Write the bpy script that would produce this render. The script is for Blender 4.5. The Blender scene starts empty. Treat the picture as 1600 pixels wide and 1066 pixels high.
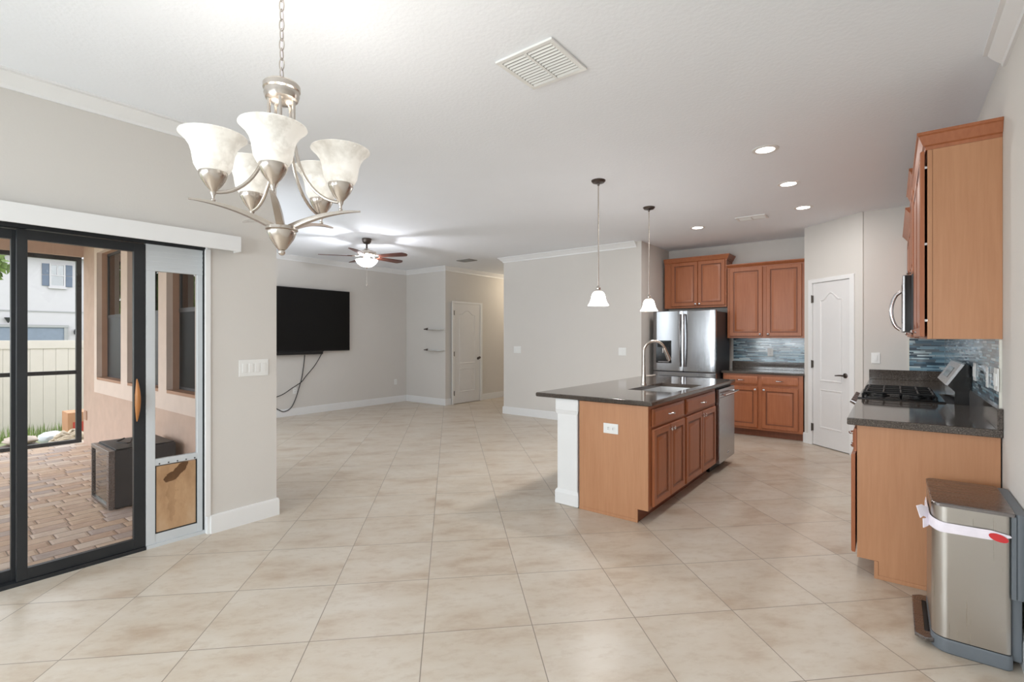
import bpy, bmesh, math, random
from math import sin, cos, pi, radians, atan, sqrt
from mathutils import Vector, Matrix

random.seed(7)
SC = bpy.context.scene
COL = SC.collection

# ------------------------------------------------------------------ camera
FPX = 767.0
THETA = atan(595.0 / FPX)
cd = bpy.data.cameras.new('camera')
cam = bpy.data.objects.new('camera', cd)
COL.objects.link(cam)
cam.location = (0, 0, 1.385)
cam.rotation_euler = (pi / 2, 0, THETA)
cd.sensor_fit = 'HORIZONTAL'
cd.sensor_width = 36.0
cd.lens = FPX / 1600.0 * 36.0
cd.shift_y = -6.0 / 1600.0
cd.clip_start = 0.02
SC.camera = cam

# ------------------------------------------------------------------ world, exposure, big lights
SC.view_settings.view_transform = 'Standard'
SC.view_settings.look = 'None'
SC.view_settings.exposure = 0.09
SC.view_settings.gamma = 1.0
SC.view_settings.use_curve_mapping = False
SKY = 3.4
w = bpy.data.worlds.new('overcast_sky')
SC.world = w
w.use_nodes = True
wn = w.node_tree
bg = wn.nodes['Background']
bg.inputs['Color'].default_value = (0.90, 0.955, 1.0, 1)
bg.inputs['Strength'].default_value = SKY


def area_light(name, loc, rot, sx, sy, power, color=(1, 1, 1)):
    l = bpy.data.lights.new(name, 'AREA')
    l.shape = 'RECTANGLE'
    l.size = sx
    l.size_y = sy
    l.energy = power
    l.color = color
    o = bpy.data.objects.new(name, l)
    COL.objects.link(o)
    o.location = loc
    o.rotation_euler = rot
    return o


# area lights added at unseen rear windows, turned to brighten the right wall
area_light('window_fill', (-2.95, -2.46, 1.5), (radians(-65), 0, pi + radians(-26)), 1.5, 1.3, 74, (0.86, 0.95, 1.0))
area_light('window_fill', (-1.25, -2.46, 1.5), (radians(-65), 0, pi + radians(-26)), 1.5, 1.3, 74, (0.86, 0.95, 1.0))

# daylight through the three living-room windows that face the lanai
for wx, ww in ((-7.295, 0.95), (-6.085, 0.93), (-5.04, 0.64)):
    area_light('window_fill', (wx, 1.93, 1.66), (radians(-90), 0, pi), ww, 1.5, 18 * ww, (0.86, 0.94, 1.0))


# ------------------------------------------------------------------ materials
def lin(c):
    c = c / 255.0
    return c / 12.92 if c <= 0.04045 else ((c + 0.055) / 1.055) ** 2.4


def S(r, g, b):
    return (lin(r), lin(g), lin(b), 1)


class NT:
    def __init__(self, name):
        self.m = bpy.data.materials.new(name)
        self.m.use_nodes = True
        self.t = self.m.node_tree
        self.b = self.t.nodes['Principled BSDF']

    def n(self, typ, **kw):
        nd = self.t.nodes.new(typ)
        for k, v in kw.items():
            setattr(nd, k, v)
        return nd

    def link(self, a, b):
        self.t.links.new(a, b)

    def math(self, op, a, b=None):
        nd = self.n('ShaderNodeMath', operation=op)
        for i, v in enumerate((a, b)):
            if v is None:
                continue
            if hasattr(v, 'links'):
                self.link(v, nd.inputs[i])
            else:
                nd.inputs[i].default_value = v
        return nd.outputs[0]

    def coord(self, scale=(1, 1, 1), rot=(0, 0, 0), loc=(0, 0, 0), kind='Object'):
        tc = self.n('ShaderNodeTexCoord')
        mp = self.n('ShaderNodeMapping')
        mp.inputs['Scale'].default_value = scale
        mp.inputs['Rotation'].default_value = rot
        mp.inputs['Location'].default_value = loc
        self.link(tc.outputs[kind], mp.inputs['Vector'])
        return mp.outputs['Vector']

    def noise(self, vec, scale, detail=3, rough=0.5):
        nd = self.n('ShaderNodeTexNoise')
        nd.inputs['Scale'].default_value = scale
        nd.inputs['Detail'].default_value = detail
        nd.inputs['Roughness'].default_value = rough
        if vec is not None:
            self.link(vec, nd.inputs['Vector'])
        return nd.outputs['Fac']

    def ramp(self, fac, stops, interp='LINEAR'):
        nd = self.n('ShaderNodeValToRGB')
        nd.color_ramp.interpolation = interp
        e = nd.color_ramp.elements
        while len(e) > 1:
            e.remove(e[0])
        e[0].position = stops[0][0]
        e[0].color = stops[0][1]
        for p, c in stops[1:]:
            x = e.new(p)
            x.color = c
        self.link(fac, nd.inputs['Fac'])
        return nd.outputs['Color']

    def mix(self, fac, a, b, mode='MIX'):
        nd = self.n('ShaderNodeMix', data_type='RGBA', blend_type=mode)
        for s, v in ((nd.inputs[0], fac), (nd.inputs[6], a), (nd.inputs[7], b)):
            if hasattr(v, 'links'):
                self.link(v, s)
            else:
                s.default_value = v
        return nd.outputs[2]

    def bump(self, h, strength, dist=0.01):
        nd = self.n('ShaderNodeBump')
        nd.inputs['Strength'].default_value = strength
        nd.inputs['Distance'].default_value = dist
        self.link(h, nd.inputs['Height'])
        self.link(nd.outputs['Normal'], self.b.inputs['Normal'])

    def base(self, c):
        if hasattr(c, 'links'):
            self.link(c, self.b.inputs['Base Color'])
        else:
            self.b.inputs['Base Color'].default_value = c

    def set(self, **kw):
        for k, v in kw.items():
            k = k.replace('_', ' ')
            s = self.b.inputs[k]
            if hasattr(v, 'links'):
                self.link(v, s)
            else:
                s.default_value = v


M = {}


def plain(key, col, rough=0.5, metal=0.0, var=0.06, scale=6.0, spec=0.5, bumps=0.0, bscale=60):
    k = NT(key)
    v = k.coord()
    f = k.noise(v, scale, 3)
    a = tuple(c * (1 - var) for c in col[:3]) + (1,)
    b = tuple(min(1, c * (1 + var)) for c in col[:3]) + (1,)
    k.base(k.ramp(f, [(0.3, a), (0.7, b)]))
    k.set(Roughness=rough, Metallic=metal, Specular_IOR_Level=spec)
    if bumps:
        k.bump(k.noise(v, bscale, 4), bumps, 0.004)
    M[key] = k.m
    return k.m


plain('wall_paint', S(218, 214, 209), 0.75, var=0.012, scale=1.5, spec=0.25, bumps=0.12, bscale=90)
plain('ceiling_paint', S(245, 248, 253), 0.9, var=0.01, scale=2, spec=0.1, bumps=0.45, bscale=45)
plain('trim_white', S(236, 236, 236), 0.35, var=0.01)
plain('door_white', S(228, 227, 227), 0.38, var=0.01)
plain('plastic_white', S(238, 238, 236), 0.3, var=0.01)
plain('black_metal', S(38, 40, 43), 0.42, var=0.1, spec=0.4)
plain('black_rubber', S(16, 16, 17), 0.6)
plain('black_gloss', S(12, 12, 13), 0.12)
plain('tv_screen_black', S(9, 9, 10), 0.35, spec=0.25)
plain('cast_iron', S(20, 20, 21), 0.55, var=0.2)
plain('dark_grey_metal', S(62, 63, 66), 0.45, var=0.08)
plain('white_aluminium', S(205, 209, 212), 0.4, var=0.02)
plain('grey_plastic', S(104, 110, 116), 0.5, var=0.03)
plain('nickel', S(200, 192, 184), 0.26, 1.0, var=0.04)
plain('bronze_hinge', S(110, 104, 98), 0.35, 1.0)
plain('dark_nickel', S(96, 88, 84), 0.32, 1.0)
plain('chrome', S(225, 225, 228), 0.1, 1.0)
plain('handle_wood', S(176, 116, 62), 0.45, var=0.12, scale=14)
plain('fan_blade_wood', S(86, 44, 32), 0.35, var=0.25, scale=8)
plain('vent_grey', S(150, 148, 144), 0.5, var=0.02)
plain('bone_plastic', S(222, 219, 208), 0.4, var=0.01)
plain('stucco', S(206, 182, 166), 0.95, var=0.05, scale=8, spec=0.1, bumps=0.6, bscale=140)
plain('stucco_trim', S(228, 212, 200), 0.9, var=0.03, scale=8, spec=0.1, bumps=0.4, bscale=140)
plain('stucco_reveal', S(186, 152, 130), 0.92, var=0.03, scale=8, spec=0.1, bumps=0.4, bscale=140)
plain('lanai_ceiling', S(190, 166, 142), 0.9, var=0.03, spec=0.1)
plain('house_white', S(174, 171, 173), 0.9, var=0.015, scale=3, spec=0.1)
plain('house_grey', S(146, 146, 146), 0.9, var=0.02, spec=0.1)
plain('shutter_blue', S(84, 94, 110), 0.7, var=0.08)
plain('garage_blue', S(108, 118, 132), 0.6, var=0.06)
plain('roof_shingle', S(120, 112, 104), 0.9, var=0.15)
plain('vinyl_fence', S(200, 193, 184), 0.55, var=0.02)
plain('cardboard', S(186, 138, 104), 0.85, var=0.06)
plain('red_print', S(190, 70, 56), 0.8)
plain('rope', S(206, 192, 172), 0.9, var=0.25, scale=20)
plain('bag_plastic', S(176, 160, 146), 0.5, var=0.2, scale=9)
plain('bag_dark', S(92, 76, 70), 0.6, var=0.2, scale=9)
plain('bag_white', S(214, 220, 226), 0.5, var=0.05)
plain('concrete', S(178, 174, 168), 0.9, var=0.06, bumps=0.2)
plain('leaf', S(110, 132, 66), 0.6, var=0.35, scale=3)
plain('bark', S(96, 80, 64), 0.9, var=0.2)
plain('badge_silver', S(220, 220, 222), 0.3, 0.6)
plain('bin_liner', S(238, 230, 238), 0.5, var=0.05, scale=22)
plain('liner_red', S(205, 48, 52), 0.5)
plain('cable_black', S(26, 25, 25), 0.6)
plain('glass_shelf_white', S(206, 206, 204), 0.25)
plain('fridge_side', S(60, 60, 63), 0.45, var=0.04)


def wood(key, c1, c2, rough=0.42):
    k = NT(key)
    v = k.coord(scale=(26, 26, 1.6))
    f = k.noise(v, 2.2, 5, 0.62)
    v2 = k.coord(scale=(3, 3, 0.7))
    g = k.noise(v2, 1.6, 2)
    col = k.ramp(f, [(0.28, c1), (0.72, c2)])
    col = k.mix(0.35, col, k.ramp(g, [(0.3, c1), (0.7, c2)]))
    k.base(col)
    k.set(Roughness=rough, Specular_IOR_Level=0.4)
    k.bump(f, 0.05, 0.002)
    M[key] = k.m


wood('maple_veneer', S(179, 127, 91), S(194, 143, 106))
wood('maple_solid', S(156, 92, 58), S(176, 110, 74), 0.36)
wood('maple_glaze', S(122, 70, 46), S(138, 84, 58), 0.4)


def steel(key, col, rough, axis):
    k = NT(key)
    sc = [3, 3, 3]
    for i in range(3):
        if i != axis:
            sc[i] = 140
    v = k.coord(scale=tuple(sc))
    f = k.noise(v, 1.0, 3)
    k.base(col)
    k.set(Metallic=1.0)
    rr = k.math('MULTIPLY_ADD', f, 0.12)
    rr.node.inputs[2].default_value = rough - 0.06
    k.set(Roughness=rr)
    k.bump(f, 0.03, 0.001)
    M[key] = k.m


steel('steel_brushed', S(172, 171, 172), 0.24, 0)
steel('steel_fridge', S(158, 158, 160), 0.17, 2)
steel('steel_dark', S(140, 136, 136), 0.28, 0)
steel('steel_bin', S(188, 184, 178), 0.3, 2)
steel('steel_sink', S(214, 214, 214), 0.35, 0)


def emis(key, col, strength, base=(0.9, 0.9, 0.88, 1), marble=False, thru=0.0):
    k = NT(key)
    k.base(base)
    k.set(Roughness=0.4, Emission_Strength=strength)
    if marble:
        f = k.noise(k.coord(), 9, 5, 0.6)
        d = tuple(c * 0.86 for c in col[:3]) + (1,)
        c = k.ramp(f, [(0.42, col), (0.55, d), (0.62, col)])
        k.link(c, k.b.inputs['Emission Color'])
        k.base(k.ramp(f, [(0.42, (0.8, 0.79, 0.76, 1)), (0.55, (0.62, 0.6, 0.56, 1)), (0.62, (0.8, 0.79, 0.76, 1))]))
    else:
        k.set(Emission_Color=col)
    if thru:                                # thin frosted glass lets part of the bulb's light through
        tr = k.n('ShaderNodeBsdfTransparent')
        mx = k.n('ShaderNodeMixShader')
        mx.inputs[0].default_value = thru
        k.link(k.b.outputs[0], mx.inputs[1])
        k.link(tr.outputs[0], mx.inputs[2])
        k.link(mx.outputs[0], k.t.nodes['Material Output'].inputs['Surface'])
    M[key] = k.m


emis('alabaster_glass', (1, 0.95, 0.87, 1), 0.24, marble=True, thru=0.1)
emis('pendant_glass', (1, 0.97, 0.92, 1), 0.9, thru=0.5)
emis('bulb_glass', (1, 0.96, 0.9, 1), 3.0, thru=0.5)
emis('fan_glass', (0.95, 0.97, 1, 1), 1.8, thru=0.15)
emis('can_lens', (1, 0.95, 0.88, 1), 7.0)


def glass_mat(key, tint, ior=1.5, rough=0.0, extra=0.0):
    k = NT(key)
    k.t.nodes.remove(k.b)
    out = k.t.nodes['Material Output']
    tr = k.n('ShaderNodeBsdfTransparent')
    tr.inputs[0].default_value = tint
    gl = k.n('ShaderNodeBsdfGlossy')
    gl.inputs['Roughness'].default_value = rough
    fr = k.n('ShaderNodeFresnel')
    fr.inputs['IOR'].default_value = ior
    fac = k.math('ADD', fr.outputs[0], extra)
    mx = k.n('ShaderNodeMixShader')
    k.link(fac, mx.inputs[0])
    k.link(tr.outputs[0], mx.inputs[1])
    k.link(gl.outputs[0], mx.inputs[2])
    k.link(mx.outputs[0], out.inputs['Surface'])
    M[key] = k.m


glass_mat('pane_glass', (0.955, 0.95, 0.955, 1), 1.3)
glass_mat('window_glass', (0.72, 0.74, 0.72, 1), 1.9, extra=0.1)
glass_mat('insect_screen', (0.4, 0.4, 0.4, 1), 1.05, 0.4)
glass_mat('cooler_glass', (0.9, 0.9, 0.88, 1), 1.6, extra=0.28)


def stone():
    k = NT('quartz_dark')
    v = k.coord()
    f1 = k.noise(v, 170, 2, 0.6)
    f2 = k.noise(v, 5, 3)
    c = k.ramp(f1, [(0.34, S(40, 35, 32)), (0.48, S(78, 70, 64)), (0.62, S(100, 91, 84)), (0.74, S(156, 147, 138))])
    c = k.mix(0.2, c, k.ramp(f2, [(0.3, S(58, 52, 48)), (0.7, S(86, 78, 73))]))
    k.base(c)
    k.set(Roughness=0.09, Specular_IOR_Level=0.55)
    M['quartz_dark'] = k.m


stone()


def cells(k, u, v, wdt, hgt, jitter=1.0, gap=0.003):
    """running-bond cells: returns (random value per cell, grout mask)"""
    row = k.math('FLOOR', k.math('DIVIDE', v, hgt))
    wr = k.n('ShaderNodeTexWhiteNoise', noise_dimensions='1D')
    k.link(row, wr.inputs['W'])
    off = k.math('MULTIPLY', wr.outputs['Value'], jitter)
    uu = k.math('ADD', k.math('DIVIDE', u, wdt), off)
    cu = k.math('FLOOR', uu)
    fu = k.math('SUBTRACT', uu, cu)
    fv = k.math('FRACT', k.math('DIVIDE', v, hgt))
    cb = k.n('ShaderNodeCombineXYZ')
    k.link(cu, cb.inputs[0])
    k.link(row, cb.inputs[1])
    wn_ = k.n('ShaderNodeTexWhiteNoise', noise_dimensions='2D')
    k.link(cb.outputs[0], wn_.inputs['Vector'])
    du = k.math('MULTIPLY', k.math('MINIMUM', fu, k.math('SUBTRACT', 1.0, fu)), wdt)
    dv = k.math('MULTIPLY', k.math('MINIMUM', fv, k.math('SUBTRACT', 1.0, fv)), hgt)
    d = k.math('MINIMUM', du, dv)
    mask = k.math('LESS_THAN', d, gap)
    return wn_.outputs['Value'], mask, wn_.outputs['Color'], d


def floor_mat():
    k = NT('floor_tile')
    vec = k.coord(rot=(0, 0, radians(-45)), loc=(0.1215, -0.268, 0))
    sp = k.n('ShaderNodeSeparateXYZ')
    k.link(vec, sp.inputs[0])
    rnd, mask, colr, d = cells(k, sp.outputs[0], sp.outputs[1], 0.5135, 0.5155, 0.0, 0.0022)
    # every tile gets its own piece of veining
    addv = k.n('ShaderNodeVectorMath', operation='MULTIPLY_ADD')
    k.link(colr, addv.inputs[0])
    addv.inputs[1].default_value = (20, 20, 20)
    k.link(vec, addv.inputs[2])
    st = k.n('ShaderNodeMapping')
    st.inputs['Scale'].default_value = (1.0, 2.0, 1)
    k.link(addv.outputs[0], st.inputs['Vector'])
    f1 = k.noise(st.outputs[0], 2.3, 6, 0.6)
    f2 = k.noise(st.outputs[0], 12, 6, 0.7)
    c = k.ramp(f1, [(0.30, S(180, 160, 140)), (0.45, S(199, 186, 170)), (0.62, S(206, 196, 183))])
    f3 = k.ramp(f2, [(0.5, (0, 0, 0, 1)), (0.68, (1, 1, 1, 1))])
    c = k.mix(k.math('MULTIPLY', f3, 0.30), c, S(168, 144, 120))
    c = k.mix(k.math('MULTIPLY', rnd, 0.10), c, S(205, 188, 168))
    c = k.mix(mask, c, S(140, 128, 115))
    k.base(c)
    k.set(Roughness=0.33, Specular_IOR_Level=0.42)
    inv = k.math('SUBTRACT', 1.0, mask)
    k.bump(inv, 0.25, 0.003)
    M['floor_tile'] = k.m


floor_mat()


def paver_mat():
    k = NT('pavers')
    vec = k.coord()
    sp = k.n('ShaderNodeSeparateXYZ')
    k.link(vec, sp.inputs[0])
    rnd, mask, colr, d = cells(k, sp.outputs[1], sp.outputs[0], 0.205, 0.118, 1.0, 0.0035)
    c = k.ramp(rnd, [(0.0, S(196, 172, 156)), (0.18, S(212, 184, 156)), (0.34, S(222, 206, 190)), (0.5, S(184, 172, 168)),
                     (0.64, S(220, 196, 172)), (0.8, S(204, 174, 150)), (0.92, S(230, 218, 204))], 'CONSTANT')
    f = k.noise(vec, 16, 5, 0.65)
    c = k.mix(0.35, c, k.ramp(f, [(0.3, S(182, 164, 154)), (0.7, S(234, 220, 204))]))
    c = k.mix(mask, c, S(150, 134, 122))
    k.base(c)
    k.set(Roughness=0.8, Specular_IOR_Level=0.2)
    h = k.math('MINIMUM', k.math('MULTIPLY', d, 60.0), 1.0)
    k.bump(k.math('ADD', h, k.math('MULTIPLY', f, 0.4)), 0.5, 0.008)
    M['pavers'] = k.m


paver_mat()


def mosaic_mat(key, axis):
    k = NT(key)
    vec = k.coord()
    sp = k.n('ShaderNodeSeparateXYZ')
    k.link(vec, sp.inputs[0])
    rnd, mask, colr, d = cells(k, sp.outputs[axis], sp.outputs[2], 0.15, 0.0155, 1.0, 0.0011)
    c = k.ramp(rnd, [(0.0, S(150, 184, 200)), (0.16, S(96, 128, 148)), (0.3, S(186, 208, 216)), (0.44, S(70, 92, 108)),
                     (0.56, S(128, 164, 182)), (0.7, S(112, 126, 136)), (0.84, S(204, 220, 224)), (0.93, S(58, 76, 92))], 'CONSTANT')
    c = k.mix(mask, c, S(84, 92, 98))
    k.base(c)
    rr = k.math('MULTIPLY', k.math('FRACT', k.math('MULTIPLY', rnd, 17.0)), 0.1)
    k.set(Roughness=k.math('ADD', rr, 0.06), Specular_IOR_Level=0.6)
    k.bump(k.math('SUBTRACT', 1.0, mask), 0.3, 0.002)
    M[key] = k.m


mosaic_mat('mosaic_along_wall', 1)
mosaic_mat('mosaic_across', 0)


def flap_mat():
    k = NT('amber_vinyl')
    v = k.coord(scale=(1, 1, 0.45))
    f = k.noise(v, 7, 5, 0.6)
    c = k.ramp(f, [(0.3, S(166, 130, 96)), (0.5, S(190, 154, 118)), (0.7, S(202, 170, 138))])
    # one dark stain with its own shape near the top of the flap
    tc = k.n('ShaderNodeTexCoord')
    sp = k.n('ShaderNodeSeparateXYZ')
    k.link(tc.outputs['Object'], sp.inputs[0])
    wob = k.math('MULTIPLY', k.math('SUBTRACT', k.noise(tc.outputs['Object'], 16, 4), 0.5), 0.09)
    yy = k.math('SUBTRACT', k.math('ADD', sp.outputs[1], wob), 0.012)
    zz = k.math('SUBTRACT', sp.outputs[2], 0.448)
    sh = k.math('SUBTRACT', yy, k.math('MULTIPLY', zz, 0.9))
    r2 = k.math('ADD', k.math('POWER', k.math('DIVIDE', sh, 0.045), 2.0), k.math('POWER', k.math('DIVIDE', zz, 0.06), 2.0))
    c = k.mix(k.math('MULTIPLY', k.math('LESS_THAN', r2, 1.0), 0.9), c, S(84, 54, 30))
    run = k.math('ADD', k.math('POWER', k.math('DIVIDE', k.math('SUBTRACT', yy, -0.03), 0.022), 2.0),
                 k.math('POWER', k.math('DIVIDE', k.math('SUBTRACT', zz, -0.17), 0.16), 2.0))
    c = k.mix(k.math('MULTIPLY', k.math('LESS_THAN', run, 1.0), 0.22), c, S(120, 84, 50))
    k.base(c)
    k.set(Roughness=0.35, Specular_IOR_Level=0.4)
    M['amber_vinyl'] = k.m


flap_mat()


def grass_mat():
    k = NT('lawn')
    v = k.coord()
    f = k.noise(v, 14, 5, 0.7)
    k.base(k.ramp(f, [(0.3, S(104, 112, 76)), (0.6, S(142, 148, 108)), (0.8, S(168, 162, 130))]))
    k.set(Roughness=0.95)
    k.bump(f, 0.6, 0.03)
    M['lawn'] = k.m


grass_mat()


# ------------------------------------------------------------------ mesh builder
class MB:
    def __init__(self):
        self.bm = bmesh.new()

    def box(self, x0, x1, y0, y1, z0, z1, bev=0.0, seg=2):
        c = Vector(((x0 + x1) / 2, (y0 + y1) / 2, (z0 + z1) / 2))
        mat = Matrix.Translation(c) @ Matrix.Diagonal((abs(x1 - x0), abs(y1 - y0), abs(z1 - z0), 1))
        r = bmesh.ops.create_cube(self.bm, size=1.0, matrix=mat)
        if bev > 0:
            es = list({e for v in r['verts'] for e in v.link_edges})
            bmesh.ops.bevel(self.bm, geom=es, offset=bev, segments=seg, affect='EDGES', profile=0.5)
        return self

    def loft(self, rings, cap0=True, cap1=True, closed=True):
        vs = [[self.bm.verts.new(p) for p in r] for r in rings]
        n = len(vs[0])
        for a, b in zip(vs, vs[1:]):
            for i in range(n if closed else n - 1):
                j = (i + 1) % n
                try:
                    self.bm.faces.new((a[i], a[j], b[j], b[i]))
                except ValueError:
                    pass
        if cap0:
            self.bm.faces.new(vs[0][::-1])
        if cap1:
            self.bm.faces.new(vs[-1])
        return self

    def lathe(self, prof, n=28, c=(0, 0, 0), axis='z', cap0=True, cap1=True):
        rings = []
        for r, h in prof:
            r = max(r, 1e-4)
            ring = []
            for i in range(n):
                a = 2 * pi * i / n
                if axis == 'z':
                    p = (c[0] + r * cos(a), c[1] + r * sin(a), c[2] + h)
                elif axis == 'y':
                    p = (c[0] + r * cos(a), c[1] + h, c[2] + r * sin(a))
                else:
                    p = (c[0] + h, c[1] + r * cos(a), c[2] + r * sin(a))
                ring.append(p)
            rings.append(ring)
        return self.loft(rings, cap0, cap1)

    def tube(self, pts, r, n=10, closed=False, flat=None):
        pts = [Vector(p) for p in pts]
        m = len(pts)
        rs = r if isinstance(r, (list, tuple)) else [r] * m
        rings = []
        up = None
        for i in range(m):
            if closed:
                t = pts[(i + 1) % m] - pts[i - 1]
            else:
                t = pts[min(i + 1, m - 1)] - pts[max(i - 1, 0)]
            t.normalize()
            if up is None:
                up = Vector((0, 0, 1)) if abs(t.z) < 0.9 else Vector((1, 0, 0))
            up = (up - t * up.dot(t))
            if up.length < 1e-5:
                up = t.orthogonal()
            up.normalize()
            sd = t.cross(up)
            ring = []
            for k in range(n):
                a = 2 * pi * k / n
                if flat:
                    ring.append(pts[i] + sd * (cos(a) * rs[i]) + up * (sin(a) * rs[i] * flat))
                else:
                    ring.append(pts[i] + sd * (cos(a) * rs[i]) + up * (sin(a) * rs[i]))
            rings.append(ring)
        if closed:
            rings.append(rings[0])
            vs = [[self.bm.verts.new(p) for p in r_] for r_ in rings[:-1]]
            for i in range(m):
                a, b = vs[i], vs[(i + 1) % m]
                for k in range(n):
                    j = (k + 1) % n
                    self.bm.faces.new((a[k], a[j], b[j], b[k]))
            return self
        return self.loft(rings)

    def prism(self, poly, h0, h1, axis='z'):
        def mk(p, h):
            if axis == 'z':
                return (p[0], p[1], h)
            if axis == 'y':
                return (p[0], h, p[1])
            return (h, p[0], p[1])
        return self.loft([[mk(p, h0) for p in poly], [mk(p, h1) for p in poly]])

    def sphere(self, c, r, sz=1.0, u=16, v=10):
        prof = []
        for i in range(v + 1):
            a = -pi / 2 + pi * i / v
            prof.append((r * cos(a), r * sin(a) * sz))
        return self.lathe(prof, u, c)

    def rectrings(self, x0, x1, z0, z1, prof):
        """raised panel in the XZ plane; prof = (inset, y)"""
        rings = []
        for i, y in prof:
            rings.append([(x0 + i, y, z0 + i), (x1 - i, y, z0 + i), (x1 - i, y, z1 - i), (x0 + i, y, z1 - i)])
        return self.loft(rings)

    def sweep(self, path, prof, side=1):
        """profile (out, z) swept along a 2-D path with mitred corners; side=1 puts it on the left of travel"""
        P = [Vector((p[0], p[1])) for p in path]
        rings = []
        for i, p in enumerate(P):
            ds = []
            if i > 0:
                ds.append((P[i] - P[i - 1]).normalized())
            if i < len(P) - 1:
                ds.append((P[i + 1] - P[i]).normalized())
            ns = [Vector((-d.y, d.x)) * side for d in ds]
            if len(ns) == 1:
                nm = ns[0]
            else:
                nm = (ns[0] + ns[1])
                nm = nm / max(0.2, nm.dot(ns[0]))
            rings.append([(p.x + nm.x * o, p.y + nm.y * o, z) for o, z in prof])
        return self.loft(rings)

    def build(self, name, mat, parent=None, angle=35, xf=None):
        if xf is not None:
            bmesh.ops.transform(self.bm, matrix=xf, verts=self.bm.verts)
        bmesh.ops.recalc_face_normals(self.bm, faces=self.bm.faces)
        me = bpy.data.meshes.new(name)
        self.bm.to_mesh(me)
        self.bm.free()
        o = bpy.data.objects.new(name, me)
        COL.objects.link(o)
        me.materials.append(M[mat] if isinstance(mat, str) else mat)
        if angle:
            me.shade_smooth()
            me.set_sharp_from_angle(angle=radians(angle))
        wm = o.modifiers.new('face_weighted_normals', 'WEIGHTED_NORMAL')
        wm.keep_sharp = True
        wm.weight = 60
        if parent is not None:
            o.parent = parent
        return o


def thing(name, label, cat, loc=(0, 0, 0), rz=0.0, group=None):
    o = bpy.data.objects.new(name, None)
    o.empty_display_size = 0.1
    COL.objects.link(o)
    o.location = loc
    o.rotation_euler = (0, 0, rz)
    return tag(o, label, cat, group)


def tag(o, label, cat, group=None):
    o['label'] = label
    o['category'] = cat
    if group:
        o['group'] = group
    return o


def struct(o):
    o['kind'] = 'structure'
    return o


def lamp(name, kind, loc, power, color, parent, radius=0.03, **kw):
    l = bpy.data.lights.new(name, kind)
    l.energy = power
    l.color = color
    if hasattr(l, "shadow_soft_size"):
        l.shadow_soft_size = radius
    for k, v in kw.items():
        setattr(l, k, v)
    o = bpy.data.objects.new(name, l)
    COL.objects.link(o)
    o.location = loc
    o.parent = parent
    return o


CH = 2.82      # ceiling height
XL = -3.80     # left wall
XR = 0.442     # right wall
YB = -2.5      # wall behind the camera

# ------------------------------------------------------------------ room shell
m = MB()
m.box(-3.86, 0.6, -2.6, 1.9, -0.12, 0)
m.box(-8.5, 0.6, 1.9, 10.4, -0.12, 0)
struct(m.build('floor', 'floor_tile', angle=0))
m = MB()
m.box(-8.5, 0.6, 1.66, 10.4, CH, CH + 0.12)
m.box(-3.95, 0.6, -2.6, 1.66, CH, CH + 0.12)
struct(m.build('ceiling', 'ceiling_paint', angle=0))

DO0, DO1, DOZ = -1.9, 1.43, 2.03     # sliding-door opening along y
m = MB()
m.box(XL - 0.15, XL, YB - 0.1, DO0, 0, CH)
m.box(XL - 0.15, XL, DO0, DO1, DOZ, CH)
m.box(XL - 0.15, XL, DO1, 1.9, 0, CH)
struct(m.build('wall_left', 'wall_paint', angle=0))
m = MB()
m.box(XR, XR + 0.12, YB - 0.1, 7.1, 0, CH)
struct(m.build('wall_right', 'wall_paint', angle=0))
# wall behind the camera with two windows
m = MB()
wins = [(-3.7, -2.2), (-2.0, -0.5)]
xs = [XL - 0.15, -3.7, -2.2, -2.0, -0.5, XR + 0.12]
for i in range(5):
    a, b = xs[i], xs[i + 1]
    if (a, b) in wins:
        m.box(a, b, YB - 0.12, YB, 0, 0.85)
        m.box(a, b, YB - 0.12, YB, 2.15, CH)
    else:
        m.box(a, b, YB - 0.12, YB, 0, CH)
struct(m.build('wall_back', 'wall_paint', angle=0))
for i, (a, b) in enumerate(wins):
    m = MB()
    for x0, x1, z0, z1 in ((a, a + 0.05, 0.85, 2.15), (b - 0.05, b, 0.85, 2.15), (a, b, 0.85, 0.9), (a, b, 2.1, 2.15),
                           (a, b, 1.48, 1.52), ((a + b) / 2 - 0.02, (a + b) / 2 + 0.02, 0.9, 2.1)):
        m.box(x0, x1, YB - 0.1, YB - 0.06, z0, z1)
    wf = struct(m.build('window_%d' % (i + 1), 'trim_white', angle=0))
    m = MB()
    m.box(a + 0.04, b - 0.04, YB - 0.085, YB - 0.08, 0.88, 2.12)
    m.build('pane', 'pane_glass', wf, angle=0)

# living-room wall that faces the lanai, with three windows
LW = [(-7.79, -6.80), (-6.57, -5.60), (-5.38, -4.70)]
LWZ0, LWZ1 = 0.885, 2.43
m = MB()
xs = [-8.5, -7.79, -6.80, -6.57, -5.60, -5.38, -4.70, XL - 0.15]
for i in range(7):
    a, b = xs[i], xs[i + 1]
    if (a, b) in LW:
        m.box(a, b, 1.70, 1.9, 0, LWZ0)
        m.box(a, b, 1.70, 1.9, LWZ1, CH)
    else:
        m.box(a, b, 1.70, 1.9, 0, CH)
struct(m.build('wall_living_south', 'wall_paint', angle=0))
m = MB()
m.box(-8.5, -8.36, 1.9, 7.15, 0, CH)
struct(m.build('wall_television', 'wall_paint', angle=0))
m = MB()
m.box(-8.5, -7.16, 7.03, 7.15, 0, CH)
struct(m.build('wall_shelf', 'wall_paint', angle=0))
m = MB()
m.box(-7.28, -7.16, 7.15, 10.4, 0, CH)
struct(m.build('wall_hall', 'wall_paint', angle=0))
m = MB()
m.box(-7.16, -5.4, 10.3, 10.4, 0, CH)
struct(m.build('wall_hall_end', 'wall_paint', angle=0))
m = MB()
m.box(-5.59, -2.96, 6.96, 7.06, 0, CH)
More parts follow.
